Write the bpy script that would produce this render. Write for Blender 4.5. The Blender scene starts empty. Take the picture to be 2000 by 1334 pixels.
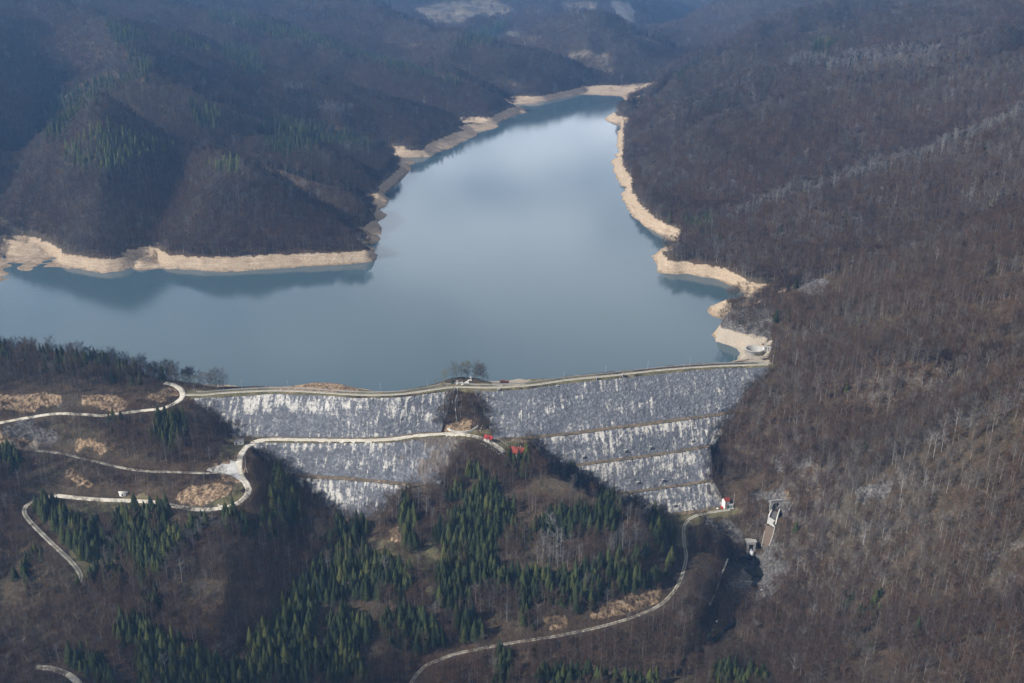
import bpy, bmesh, math, random, time
import numpy as np
from mathutils import Vector, Matrix
T0 = time.time()
scene = bpy.context.scene
# ------------------------------------------------------------------ camera
CAMZ = 360.0; PITCH = math.radians(21.5); FPX = 1944.0
cam_data = bpy.data.cameras.new("camera"); cam = bpy.data.objects.new("camera", cam_data)
scene.collection.objects.link(cam); scene.camera = cam
cam.location = (0, 0, CAMZ); cam.rotation_euler = (math.radians(90) - PITCH, 0, 0)
cam_data.sensor_width = 36.0; cam_data.lens = 36.0 * FPX / 2000.0
cam_data.clip_start = 1.0; cam_data.clip_end = 60000.0
# ------------------------------------------------------------------ light
SUN_EL = math.radians(38); SUN_AZ = math.radians(-110)   # azimuth from +Y, clockwise
world = bpy.data.worlds.new("World"); scene.world = world; world.use_nodes = True
wn = world.node_tree.nodes; wl = world.node_tree.links
sky = wn.new('ShaderNodeTexSky'); sky.sky_type = 'NISHITA'; sky.sun_disc = False
sky.sun_elevation = SUN_EL; sky.sun_rotation = SUN_AZ; sky.altitude = 900
sky.dust_density = 2.0; sky.air_density = 1.0; sky.ozone_density = 1.5
bg = wn['Background']; bg.inputs[1].default_value = 0.075
# broken spring cloud over the blue: noise on the sky direction, stretched towards the horizon
tcw = wn.new('ShaderNodeTexCoord'); sxw = wn.new('ShaderNodeSeparateXYZ'); wl.new(tcw.outputs['Generated'], sxw.inputs[0])
def wmath(op, a, b):
    q = wn.new('ShaderNodeMath'); q.operation = op
    for s_, v_ in zip(q.inputs, (a, b)):
        if hasattr(v_, 'is_linked'): wl.new(v_, s_)
        else: s_.default_value = v_
    return q.outputs[0]
zz = wmath('ADD', wmath('MAXIMUM', sxw.outputs['Z'], 0.0), 0.12)
cmb = wn.new('ShaderNodeCombineXYZ'); wl.new(wmath('DIVIDE', sxw.outputs['X'], zz), cmb.inputs[0]); wl.new(wmath('DIVIDE', sxw.outputs['Y'], zz), cmb.inputs[1])
cn = wn.new('ShaderNodeTexNoise'); cn.inputs['Scale'].default_value = 0.75; cn.inputs['Detail'].default_value = 6; cn.inputs['Roughness'].default_value = .55; wl.new(cmb.outputs[0], cn.inputs['Vector'])
cr = wn.new('ShaderNodeMapRange'); wl.new(cn.outputs['Fac'], cr.inputs[0]); cr.inputs[1].default_value = .34; cr.inputs[2].default_value = .55; cr.inputs[4].default_value = .96
cmx = wn.new('ShaderNodeMix'); cmx.data_type = 'RGBA'; wl.new(cr.outputs[0], cmx.inputs[0]); wl.new(sky.outputs[0], cmx.inputs[6]); hz_ = wn.new('ShaderNodeMapRange'); wl.new(sxw.outputs['Z'], hz_.inputs[0]); hz_.inputs[1].default_value = .52; hz_.inputs[2].default_value = .20; hz_.inputs[3].default_value = 0.0
ccol = wn.new('ShaderNodeMix'); ccol.data_type = 'RGBA'; wl.new(hz_.outputs[0], ccol.inputs[0]); ccol.inputs[6].default_value = (3.6, 3.5, 3.4, 1); ccol.inputs[7].default_value = (22.5, 22.9, 23.2, 1); wl.new(ccol.outputs[2], cmx.inputs[7])
wl.new(cmx.outputs[2], bg.inputs[0])
sd = bpy.data.lights.new("sun", 'SUN'); sd.energy = 5.0; sd.angle = math.radians(1.5); sd.color = (1.0, 0.95, 0.88)
sun = bpy.data.objects.new("sun", sd); scene.collection.objects.link(sun)
dirv = Vector((math.sin(SUN_AZ) * math.cos(SUN_EL), math.cos(SUN_AZ) * math.cos(SUN_EL), math.sin(SUN_EL)))
sun.rotation_euler = dirv.to_track_quat('Z', 'Y').to_euler()
vs = scene.view_settings; vs.view_transform = 'Standard'; vs.look = 'None'; vs.exposure = 0.46; vs.gamma = 1.0
scene.cycles.max_bounces = 6; scene.cycles.diffuse_bounces = 2; scene.cycles.glossy_bounces = 3
scene.cycles.transparent_max_bounces = 8; scene.cycles.volume_bounces = 1
# opaque clouds added out of view to shade the foreground and the outer hills
def shade_cloud(name, cx, cy, cz, rx, ry, seed):
    R = random.Random(seed); bm = bmesh.new()
    for i in range(46):
        a = R.uniform(0, 6.283); q = math.sqrt(R.random()); r = R.uniform(.16, .34) * min(rx, ry) * (1.15 - .6 * q)
        bmesh.ops.create_icosphere(bm, subdivisions=3, radius=1.0, matrix=Matrix.Translation((cx + rx * q * math.cos(a), cy + ry * q * math.sin(a), cz + R.uniform(0, .25) * r)) @ Matrix.Diagonal((r * 1.25, r * 1.1, r * .62, 1)))
    from mathutils import noise as mn
    for v in bm.verts: v.co += v.co.normalized() * 0 + Vector((mn.noise(v.co / 60), mn.noise(v.co / 60 + Vector((9, 0, 0))), mn.noise(v.co / 60 + Vector((0, 9, 0))))) * 26
    me = bpy.data.meshes.new(name); bm.to_mesh(me); bm.free(); me.polygons.foreach_set('use_smooth', [True] * len(me.polygons))
    m = bpy.data.materials.new(name); m.use_nodes = True; m.node_tree.nodes['Principled BSDF'].inputs['Base Color'].default_value = (.85, .86, .88, 1); m.node_tree.nodes['Principled BSDF'].inputs['Roughness'].default_value = 1.0
    me.materials.append(m); o = bpy.data.objects.new(name, me); scene.collection.objects.link(o); o['kind'] = 'stuff'; return o
def shade_cloud_over(gx, gy, gz_, h, rx, ry, seed):    # a cloud whose shadow falls round the ground point
    k = (h - gz_) / dirv.z; return shade_cloud('shade_cloud', gx + dirv.x * k, gy + dirv.y * k, h, rx, ry, seed)
shade_cloud_over(-200, 345, -70, 1500, 520, 160, 1); shade_cloud_over(600, 380, 0, 1550, 260, 160, 4)
shade_cloud_over(-1500, 1900, 200, 1900, 480, 700, 2); shade_cloud_over(1300, 1600, 160, 1800, 380, 560, 3)
# ------------------------------------------------------------------ projection helpers (2000 x 1334 frame)
CP, SP = math.cos(PITCH), math.sin(PITCH)
def slopeT(py):                      # drop per metre of +Y along the ray through row py
    v = 667.0 - py
    return (FPX * SP - v * CP) / (FPX * CP + v * SP)
def fwd(py): return FPX * CP + (667.0 - py) * SP
def at_z(px, py, z):
    Y = (CAMZ - z) / slopeT(py); return ((px - 1000.0) / fwd(py) * Y, Y, z)
def at_y(px, py, Y):
    return ((px - 1000.0) / fwd(py) * Y, Y, CAMZ - slopeT(py) * Y)
def at_v(px, Y, z): return ((px - 1000.0) / 1927.0 * Y, Y, z)
def project(x, y, z):
    dz = z - CAMZ
    depth = y * CP - dz * SP; up = y * SP + dz * CP
    return 1000 + FPX * x / depth, 667 - FPX * up / depth
# ------------------------------------------------------------------ terrain constraints
CON = []    # (list of (x,y,z)) polylines
def Z(*p): CON.append([at_z(*q) for q in p])
def Yc(*p): CON.append([at_y(*q) for q in p])
def V(*p): CON.append([at_v(a, y, (max(3.0, z * .8) if (y > 1000 and 8 < z < 150 and y < 3500) else z)) for a, y, z in p])
def M(*p): CON.append([{'z': at_z, 'y': at_y, 'v': at_v}[q[0]](*q[1:]) for q in p])
def Rg(dY, drop, *p):
    # a ridge seen as an outline, and the ravine hidden behind it
    R = [at_y(*q) for q in p]; CON.append(R); B = []
    for x, y, z in R:
        zz = max(15.8, z - drop) if z > 16 else max(2.0, z * .5); B.append((x * (y + dY) / y, y + dY, zz))
    CON.append(B)
def ZB(z, *p): CON.append([at_z(a, b, z) for a, b in p])
# lake shoreline, left
ZB(0, (-260,610),(-120,585),(0,560),(15,530),(8,500),(-10,490),(10,478),(30,479),(50,484),(95,492),(112,505),(118,518),(150,525),(200,533),(240,530),(275,515),(298,503),(306,503),(312,516),(320,527),(360,526),(440,531),(520,526),(600,521),(660,517),(715,513),(735,505),(733,494))
ZB(14, (18,462),(50,466),(95,470),(125,490),(200,503),(270,497),(306,478),(318,490),(400,498),(500,493),(600,490),(700,487),(722,488))
ZB(0, (690,462),(745,459),(741,440),(728,428)); ZB(14, (675,442),(715,440),(722,428))
ZB(0, (700,398),(758,396),(760,388),(744,380),(768,362),(778,350),(802,330),(795,323)); ZB(14, (690,383),(735,380),(738,362),(770,335),(790,320))
ZB(0, (778,309),(840,306),(848,300),(880,290),(900,277),(933,263),(925,256)); ZB(14, (765,293),(825,291),(835,275),(870,262),(905,252))
ZB(0, (908,246),(965,243),(990,230),(1026,214),(1010,206)); ZB(14, (905,240),(950,232),(985,212),(995,205))
ZB(0, (990,200),(1060,198),(1100,190),(1146,180),(1135,176),(1200,177),(1281,173)); ZB(14, (990,190),(1060,186),(1130,169),(1140,167),(1200,166),(1280,164))
# right shore
V((1281,2850,0),(1270,2650,0),(1255,2450,0),(1235,2300,0)); V((1300,2840,25),(1290,2650,25))
ZB(0, (1216,240),(1206,262),(1208,290),(1216,300)); ZB(0, (1196,318),(1203,345),(1214,363),(1228,368)); ZB(0, (1212,377),(1222,400),(1235,420),(1262,443),(1300,462),(1312,458))
ZB(14, (1221,248),(1222,290),(1217,312),(1240,350),(1236,368),(1262,405),(1290,428),(1318,440))
ZB(0, (1271,500),(1284,514),(1287,533),(1340,535),(1400,545),(1436,556),(1450,568),(1480,576),(1530,578)); ZB(14, (1285,487),(1310,503),(1350,508),(1420,520),(1460,545),(1530,556))
V((1535,1050,0),(1500,1010,0),(1455,968,0),(1432,950,0),(1410,928,0)); ZB(0, (1395,655),(1398,667),(1422,672),(1445,680),(1452,690),(1445,704),(1435,712))
ZB(14, (1412,636),(1440,645),(1475,655),(1495,668),(1500,690))
# lake bed
V((-200,1000,-30),(150,1000,-30),(500,950,-35),(800,950,-40),(1100,930,-40),(1300,920,-30),(1390,880,-12))
V((300,900,-25),(900,880,-40)); V((-200,900,-20),(150,890,-20))
V((1000,950,-40),(1000,1150,-40),(1000,1400,-40),(1000,1700,-35),(1050,2000,-30),(1120,2300,-25),(1180,2600,-20))
V((850,1200,-30),(900,1500,-30),(960,1900,-25)); V((1200,1150,-30),(1130,1400,-30),(1130,1800,-25),(1160,2200,-20)); V((1400,1050,-10),(1300,1080,-20)); V((330,1100,-18),(600,1080,-22))
# narrow water notches between the headlands
V((1275,1268,-8),(1318,1265,-5),(1345,1262,-1)); V((770,1264,-10),(715,1262,-7),(688,1262,-2)); V((775,1440,-8),(720,1440,-5),(690,1440,-1)); V((810,1840,-8),(765,1850,-4),(735,1860,1)); V((935,2190,-6),(895,2200,-3)); V((1010,2520,-6),(970,2530,-2))
V((1205,1845,-5),(1224,1840,-2)); V((1212,1570,-4),(1234,1570,-1))
# left hills
Rg(70, 50, (734,497,1224),(725,484,1192),(703,472,1215),(685,462,1240),(620,424,1295),(560,380,1325),(490,345,1330),(455,330,1375),(440,315,1420),(400,312,1440),(365,297,1490),(300,260,1480),(250,232,1480),(201,210,1480),(160,225,1480),(110,262,1440),(67,302,1400),(30,360,1330),(5,440,1250))
Yc((420,385,1270),(360,440,1235),(330,475,1215)); Yc((201,250,1420),(190,330,1330),(185,420,1250),(180,480,1195))
Yc((310,478,1220),(322,455,1262),(345,400,1340),(360,350,1420),(368,320,1460))
Rg(70, 32, (499,323,1420),(579,352,1390),(650,365,1390),(700,392,1378),(726,414,1362),(737,426,1342)); 
Rg(60, 30, (500,300,1640),(579,290,1610),(642,310,1570),(700,334,1550),(724,352,1540),(738,368,1524)); 
Rg(100, 72, (294,155,1700),(330,165,1700),(390,200,1690),(440,215,1690),(520,240,1720),(620,258,1760),(700,275,1790),(765,300,1810)); V((420,1580,85),(300,1575,95),(200,1590,85),(100,1545,70))
Rg(100, 55, (294,155,1700),(200,195,1680),(130,250,1650),(85,290,1600),(40,330,1500)); V((30,1440,35),(60,1560,50),(90,1700,62),(140,1900,80),(200,2100,110))
Rg(120, 60, (255,100,1950),(200,150,1930),(115,195,1900)); Yc((255,100,1950),(300,130,1900),(294,155,1700)); V((450,1860,100),(650,1920,60),(780,1910,20))
Rg(120, 50, (100,20,2500),(208,48,2350),(310,75,2250),(420,100,2250),(530,150,2200),(600,165,2180),(700,190,2150),(820,222,2130),(900,250,2110))
Yc((255,100,1950),(225,70,2150),(208,48,2350))

Rg(160, 85, (400,18,2900),(430,30,2850),(560,60,2750),(700,105,2600),(800,135,2500),(890,160,2450),(935,172,2430),(985,192,2400),(1015,206,2400))
Yc((400,18,2900),(300,0,2950),(150,-20,3000),(0,-30,2900),(-200,-60,2700))
Yc((0,300,1600),(0,150,1900),(0,40,2250)); Yc((60,250,1720),(80,160,2000),(110,60,2350)); Yc((-300,300,1450),(-300,150,1800),(-300,0,2300),(-320,-60,2700)); Yc((-300,450,1200),(-200,480,1180),(-100,470,1200),(-20,462,1230))
V((-600,900,60),(-700,1300,160),(-800,2000,330),(-700,3000,420))

Rg(200, 100, (450,-30,3900),(560,-10,3800),(692,0,3600),(734,21,3500),(776,38,3400),(820,60,3200),(885,75,3000),(910,73,2950),(944,84,2900),(998,88,2880),(1049,105,2850),(1112,126,2820),(1150,148,2800))
Yc((700,60,3300),(790,85,3100),(860,120,2800),(930,160,2650)); V((830,2960,70),(760,3080,85))
V((1160,2980,20),(1060,3150,35),(950,3500,45),(800,3900,75),(600,4300,130))
Rg(220, 60, (1000,95,3450),(1040,80,3500),(1070,50,3600),(1112,40,3550),(1154,40,3500),(1195,42,3500),(1216,63,3450),(1258,75,3350),(1288,84,3300),(1321,113,3200),(1335,128,3100))
Yc((1154,40,3500),(1150,90,3150),(1170,140,2950)); Yc((1258,75,3350),(1250,120,3050)); 
V((1360,3000,40),(1380,3400,50),(1330,3800,45),(1200,4100,40),(1050,4200,60))
Yc((700,30,4400),(788,42,4300),(830,12,4800),(900,-8,5100),(1000,-10,5200),(1100,-5,5100),(1205,-25,5000)); Yc((830,60,4000),(900,50,4200),(1000,50,4300),(1060,30,4500))
Yc((1205,-25,5000),(1208,0,4850),(1222,40,4500),(1240,66,4300)); V((1290,4300,30),(1320,4800,30),(1350,5500,60))
Rg(300, 80, (1270,80,4050),(1330,54,4200),(1375,27,4200),(1402,13,4200),(1438,0,4200),(1500,-30,4200),(1600,-60,4200)); V((1340,3700,50),(1420,3600,90),(1550,3500,150))
Yc((1200,-10,7000),(1290,12,6500),(1400,-10,7000),(1500,-30,7000)); 
# right hills
Rg(180, 110, (1220,232,2226),(1233,202,2300),(1280,166,2450),(1330,130,2560),(1375,110,2600),(1420,90,2650),(1465,63,2700),(1510,45,2780),(1555,38,2820),(1618,20,2900),(1658,0,3000),(1700,-15,3050),(1800,-30,3100),(2000,-60,3100))

Rg(120, 78, (1232,250,2120),(1280,205,2200),(1330,157,2300),(1402,130,2350),(1442,112,2380),(1510,94,2420),(1577,85,2430),(1690,60,2450),(1760,30,2550),(1850,0,2700)); 
Rg(110, 76, (1219,290,1865),(1270,258,1880),(1330,225,1920),(1402,189,2000),(1465,157,2050),(1528,146,2050),(1600,135,2050),(1700,121,2000),(1850,105,1950),(2000,60,2000),(2200,0,2000)); 
Rg(105, 74, (1241,350,1600),(1298,310,1610),(1343,288,1640),(1420,243,1700),(1500,202,1760),(1555,189,1760),(1627,166,1760),(1685,162,1740),(1800,150,1700),(2000,120,1650),(2200,60,1700)); 
Rg(95, 66, (1321,438,1315),(1402,423,1270),(1460,414,1250),(1523,387,1260),(1600,373,1250),(1645,355,1260),(1690,337,1270),(1753,319,1270),(1802,306,1270),(1852,288,1280),(1915,261,1300),(2000,225,1330),(2200,150,1360)); 
Yc((1340,450,1255),(1420,470,1180),(1500,500,1110)); 
Rg(70, 52, (1418,608,930),(1430,598,932),(1470,590,940),(1530,566,950),(1580,548,960),(1640,528,960),(1735,508,960),(1780,486,970),(1870,459,980),(2000,414,1000),(2200,350,1000)); 
Yc((1530,650,870),(1600,650,855),(1800,650,780),(2000,640,735)); Yc((1520,712,812),(1600,712,790),(1800,712,705),(2000,712,655))
Yc((1480,770,772),(1550,800,745),(1700,800,715)); Yc((1600,900,680),(1700,850,690),(1800,800,690),(1900,740,690),(2000,680,700))
Rg(30, 16, (1560,1030,645),(1600,1000,630),(1677,951,600),(1736,915,590),(1835,848,590),(1902,812,590),(2000,753,600),(2200,640,600)); 
Yc((1560,1190,590),(1650,1150,560),(1750,1100,540),(1850,1050,530),(2000,1000,510)); Yc((1450,1290,545),(1600,1300,490),(1800,1300,440),(2000,1300,400),(2200,1300,360)); Yc((1550,1250,550),(1700,1200,520),(1850,1200,480),(2000,1200,450))
V((2400,700,160),(2500,1000,230),(2600,1600,330),(2600,2500,420)); V((2300,500,120),(2500,400,120))
Yc((1390,900,745),(1420,930,730),(1470,930,720),(1540,900,700)); ZB(-50,(1430,975),(1470,985)); 
# portals area, pool, stream
ZB(-57, (1310,1008),(1370,1003),(1430,995)); ZB(-60, (1440,1012),(1470,1015)); ZB(-46,(1490,985),(1500,1010),(1530,1010)); ZB(-60,(1495,1035),(1520,1035)); ZB(-78,(1480,1078),(1500,1080))
ZB(-72,(1448,1065),(1480,1065)); ZB(-82, (1430,1100),(1480,1098),(1490,1135),(1460,1150)); ZB(-84, (1475,1150),(1470,1175),(1440,1215),(1420,1240),(1380,1280),(1340,1330),(1290,1400)); ZB(-70,(1390,1060),(1410,1100),(1385,1180),(1350,1230)); ZB(-80,(1340,1290),(1400,1210))
# central mound
Yc((1015,905,698),(1060,920,685),(1130,962,655),(1200,988,642),(1260,1018,633),(1295,1050,632)); Yc((1000,960,672),(1100,1100,610),(1150,1150,590)); Yc((930,930,680),(900,1000,655),(850,1060,632)); Yc((980,1080,625),(950,1180,580))
Yc((700,1018,652),(720,1080,628),(740,1150,590),(770,1250,555),(790,1320,538)); Yc((820,1100,612),(860,1200,570))
Yc((520,1010,625),(455,1060,604),(440,1150,562),(430,1240,530)); Yc((610,1050,636),(600,1110,606),(560,1200,565),(450,1290,527),(440,1334,512)); Yc((350,1010,618),(320,1100,582),(300,1200,545),(240,1290,505)); Yc((600,1250,545),(650,1330,525))
Yc((0,1100,600),(0,1200,560),(0,1330,500)); Yc((120,1180,560),(100,1300,510)); Yc((200,1060,610),(220,1140,572))
# left bank
Yc((-250,660,800),(0,690,800),(150,700,790),(250,728,775),(310,748,765)); Yc((-150,775,735),(0,773,735),(120,773,735),(220,776,738),(300,770,742)); Yc((-10,880,697),(-200,880,700))
V((-200,880,-2),(0,860,-2),(200,835,-2),(330,812,-2))
# fill bank and knoll upstream of the crest
Yc((560,757,762),(620,750,772),(670,754,770)); Yc((856,751,765),(875,741,772),(900,735,776),(925,737,776),(945,745,772)); Yc((880,742,785),(900,737,788),(925,739,788)); Yc((975,748,792),(1018,742,800))
# frame of the wide world
ZB(-82.2,(1445,1096),(1466,1090),(1482,1098),(1462,1110),(1488,1120),(1466,1120)); V((-200,300,-100),(500,300,-115),(1000,300,-118),(1500,300,-115)); V((-300,480,-60),(300,470,-75),(800,470,-95),(1200,480,-98))
V((-1500,9000,700),(0,9000,520),(1000,8500,420),(1300,8500,330),(2000,9000,560),(3500,9000,700)); V((-1500,5000,500),(0,5000,330)); V((2200,5000,400),(3200,5000,520)); V((200,4200,230),(400,4500,220))
V((-1500,13000,900),(1000,13000,700),(3500,13000,900))
# roads: (px,py,z)
ROADS = {
 'crest_road': [(362,771,18),(400,771,18),(430,768,18),(480,765,18),(540,763,18),(600,765,18),(700,771,18),(780,770,18),(840,762,18),(890,756,18),(960,757,18),(1040,752,18),(1110,742,18),(1200,733,18),(1300,722,18),(1400,715,18),(1500,712,18)],
 'lakeside_road': [(322,748,21.5),(338,752,20.5),(350,759,19),(357,769,18),(350,782,17),(320,797,16),(290,801,15),(230,808,14),(200,812,13.5),(120,808,13),(60,815,12),(0,826,11),(-120,848,8)],
 'valley_road': [(985,883,-10),(965,868,-8.5),(940,856,-7),(915,850,-6),(880,847,-6),(820,850,-6),(760,858,-6),(700,860,-6),(600,859,-6),(530,858,-6),(500,862,-6),(482,873,-6.5),(470,890,-7),(467,910,-8),(470,928,-9),(483,948,-10.5),(485,962,-11.5),(472,977,-13),(450,988,-15),(420,994,-17),(385,995,-18),(350,990,-19),(300,981,-20),(250,978,-22),(180,975,-23),(110,968,-24)],
 'lower_road': [(110,968,-24),(75,975,-25),(52,988,-26),(48,1002,-27),(62,1022,-29),(100,1060,-33),(140,1098,-37),(158,1125,-40),(152,1145,-42)],
 'old_road': [(462,918,-8.5),(440,921,-8.5),(400,924,-9),(340,922,-9),(280,920,-9),(230,912,-9),(180,900,-8),(130,888,-7),(90,882,-6),(50,879,-5)],
 'stream_road': [(1425,996,-57),(1400,999,-57),(1370,1005,-57.5),(1348,1013,-58),(1336,1030,-59),(1336,1060,-61),(1340,1090,-63),(1328,1135,-66),(1305,1168,-69),(1270,1192,-71),(1200,1217,-74),(1100,1240,-77),(1000,1256,-80),(900,1275,-84),(850,1292,-86),(825,1306,-87.5),(803,1334,-90),(790,1370,-92)],
 'forest_track': [(70,1303,-56),(105,1307,-57),(140,1322,-58),(165,1350,-59)],
}
def smooth_line(pts, step=2.0):
    P = np.array(pts, float); out = []
    n = len(P)
    for i in range(n - 1):
        p0 = P[max(i - 1, 0)]; p1 = P[i]; p2 = P[i + 1]; p3 = P[min(i + 2, n - 1)]
        k = max(2, int(np.linalg.norm((p2 - p1)[:2]) / step))
        for t in np.arange(k) / k:
            out.append(0.5 * ((2 * p1) + (-p0 + p2) * t + (2 * p0 - 5 * p1 + 4 * p2 - p3) * t * t + (-p0 + 3 * p1 - 3 * p2 + p3) * t ** 3))
    out.append(P[-1]); return np.array(out)
ROADW = {'crest_road': 2.6, 'lakeside_road': 2.7, 'valley_road': 2.9, 'lower_road': 2.0, 'old_road': 1.6, 'stream_road': 1.6, 'forest_track': 2.6}
ROADL = {}
for k, v in ROADS.items():
    L = smooth_line([at_z(*q) for q in v]); ROADL[k] = L
    t = np.gradient(L[:, :2], axis=0); t /= np.linalg.norm(t, axis=1)[:, None] + 1e-9
    nrm = np.stack([-t[:, 1], t[:, 0]], 1); w = ROADW[k] + 2.0
    for s in (-1, -.5, 0, .5, 1):
        C = L.copy(); C[:, :2] += nrm * w * s; CON.append([tuple(q) for q in C])
cl = ROADL['crest_road'][::3]; cpx = project(cl[:, 0], cl[:, 1], cl[:, 2])[0]; ck = ~(((cpx > 520) & (cpx < 715)) | ((cpx > 845) & (cpx < 1035)) | (cpx > 1420) | (cpx < 440))
for dy_, z_ in ((9, 17.5), (38, -1.0)):
    for q in cl[ck]: CON.append([(q[0], q[1] + dy_, z_)])
cl = ROADL['crest_road'][::3]; cpx = project(cl[:, 0], cl[:, 1], cl[:, 2])[0]; ck = ~(((cpx > 520) & (cpx < 715)) | ((cpx > 845) & (cpx < 1035)) | (cpx > 1420) | (cpx < 440))
for dy_, z_ in ((9, 17.5), (38, -1.0)):
    for q in cl[ck]: CON.append([(q[0], q[1] + dy_, z_)])
for r_ in (3, 7, 11):
    c_ = at_z(1474, 684, 12); CON.append([(c_[0] + r_ * math.cos(w), c_[1] + r_ * math.sin(w), 9.5) for w in np.linspace(0, 6.28, 20)])
# dams: section lines from crest to toe
def sect(px, rows):                    # rows: (py, z)
    return [at_z(px, py, z) for py, z in rows]
RD_X = [950, 1000, 1040, 1110, 1200, 1300, 1380, 1430, 1500]
def lerp_tab(x, tab):
    xs, ys = zip(*tab); return float(np.interp(x, xs, ys))
CRR = [(880,760),(950,764),(1040,759),(1110,749),(1200,740),(1300,729),(1400,721),(1510,717)]
B1 = [(860,856),(950,858),(1040,852),(1110,845),(1200,834),(1300,821),(1400,808),(1450,800),(1520,790)]
B2 = [(1040,920),(1130,906),(1200,897),(1300,883),(1390,869),(1450,860)]
B3 = [(1120,972),(1230,960),(1300,950),(1385,938),(1440,932)]
TO = [(1150,1020),(1230,1010),(1310,1002),(1370,994),(1420,985)]
CRL = [(372,779),(430,776),(540,770),(600,772),(700,778),(780,777),(840,769),(890,763)]
LM = [(440,852),(530,853),(600,854),(700,855),(760,853),(820,845),(880,842),(940,850)]
LM2 = [(440,866),(530,865),(600,866),(700,866),(760,865),(820,857),(880,853),(940,862)]
LB = [(560,926),(640,930),(700,934),(760,940),(820,947),(900,950)]
LT = [(600,990),(660,1005),(700,1012),(740,1005),(800,990)]
FACES = []   # (top line, bottom line) lists of world points, each a rockfill slope
def line(tab, z, x0, x1, n=40, zend=None):
    out = []
    for i in range(n):
        x = x0 + (x1 - x0) * i / (n - 1); zz = z if zend is None else z + (zend - z) * i / (n - 1)
        out.append(at_z(x, lerp_tab(x, tab), zz))
    return out
FACES.append(('R', line(CRR, 17.5, 925, 1508, 60), line(B1, -9, 965, 1447, 60, -9)))
FACES.append(('R', line([(a, b + 5) for a, b in B1], -9.5, 1035, 1438, 50), line(B2, -26, 1075, 1395, 50)))
FACES.append(('R', line([(a, b + 5) for a, b in B2], -26.5, 1085, 1388, 50), line(B3, -43.5, 1165, 1392, 50)))
FACES.append(('R', line([(a, b + 4) for a, b in B3], -44, 1175, 1390, 40), line(TO, -57, 1225, 1416, 40)))
FACES.append(('L', line(CRL, 17.5, 378, 885, 60), line(LM, -6, 455, 862, 60)))
FACES.append(('L', line(LM2, -6.5, 482, 915, 60), line(LB, -23, 555, 858, 60)))
FACES.append(('L', line([(a, b + 6) for a, b in LB], -23.5, 570, 800, 40), line(LT, -41, 640, 745, 40)))
def carpet(A, B, nu, nv):
    A = smooth_line(A, 3.0); B = smooth_line(B, 3.0)
    def res(P, n):
        d = np.r_[0, np.cumsum(np.linalg.norm(np.diff(P, axis=0), axis=1))]; t = np.linspace(0, d[-1], n)
        return np.stack([np.interp(t, d, P[:, k]) for k in range(3)], 1)
    A = res(A, nu); B = res(B, nu); v = np.linspace(0, 1, nv)[:, None, None]
    return A[None] * (1 - v) + B[None] * v       # (nv, nu, 3)
DAMCON = []
for tag_, A, B in FACES:
    G = carpet(A, B, 300, 60); DAMCON.append(G)
# ------------------------------------------------------------------ solve the height field on a log-polar grid (conformal, so Laplace holds)
STEP = 0.0026; AZ = 1.0; R0, R1 = 200.0, 13500.0
def raster(step):
    nu = int(2 * AZ / step) + 1; nv = int(math.log(R1 / R0) / step) + 1
    S = np.zeros((nv, nu)); W = np.zeros((nv, nu))
    def put(P, w):
        x, y, z = P[:, 0], P[:, 1], P[:, 2]
        r = np.hypot(x, y); a = np.arctan2(x, y)
        i = np.rint(np.log(np.maximum(r, 1) / R0) / step).astype(int); j = np.rint((a + AZ) / step).astype(int)
        ok = (i >= 0) & (i < nv) & (j >= 0) & (j < nu)
        np.add.at(S, (i[ok], j[ok]), z[ok] * w); np.add.at(W, (i[ok], j[ok]), w)
    for L in CON:
        P = np.array(L, float)
        if len(P) > 1:
            Q = []
            for a, b in zip(P[:-1], P[1:]):
                n = max(2, int(np.linalg.norm((b - a)[:2]) / (max(np.hypot(*a[:2]), 200) * step * .5)))
                Q.append(a + (b - a) * np.linspace(0, 1, n)[:, None])
            P = np.concatenate(Q)
        put(P, 1.0)
    for G in DAMCON:
        P = G.reshape(-1, 3).copy(); P[:, 2] -= 1.6; put(P, 5.0)
    m = W > 0; H = np.where(m, S / np.maximum(W, 1e-9), 0)
    return H, m
H = None
for lv in (32, 16, 8, 4, 2, 1):
    C, m = raster(STEP * lv)
    if H is None: H = np.full(C.shape, 50.0); its = 1500
    else:
        v = np.linspace(0, H.shape[0] - 1, C.shape[0]); u = np.linspace(0, H.shape[1] - 1, C.shape[1])
        v = np.minimum(np.arange(C.shape[0]) * .5, H.shape[0] - 1); u = np.minimum(np.arange(C.shape[1]) * .5, H.shape[1] - 1)
        i = np.minimum(v.astype(int), H.shape[0] - 2); j = np.minimum(u.astype(int), H.shape[1] - 2)
        fv = (v - i)[:, None]; fu = (u - j)[None]
        H = (H[i][:, j] * (1 - fv) * (1 - fu) + H[i + 1][:, j] * fv * (1 - fu) + H[i][:, j + 1] * (1 - fv) * fu + H[i + 1][:, j + 1] * fv * fu); its = 160 if lv > 1 else 60
    for _ in range(its):
        H[m] = C[m]
        P = np.pad(H, 1, mode='edge'); H = (P[:-2, 1:-1] + P[2:, 1:-1] + P[1:-1, :-2] + P[1:-1, 2:]) * .25
    H[m] = C[m]
def box(A, n=1):
    for _ in range(n):
        P = np.pad(A, 1, mode='edge'); A = (P[:-2, 1:-1] + P[2:, 1:-1] + P[1:-1, :-2] + P[1:-1, 2:] + 2 * P[1:-1, 1:-1]) / 6
    return A
nv, nu = H.shape
rr = R0 * np.exp(np.arange(nv) * STEP)[:, None]; aa = (np.arange(nu) * STEP - AZ)[None]
X = rr * np.sin(aa); Y = rr * np.cos(aa)
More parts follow.
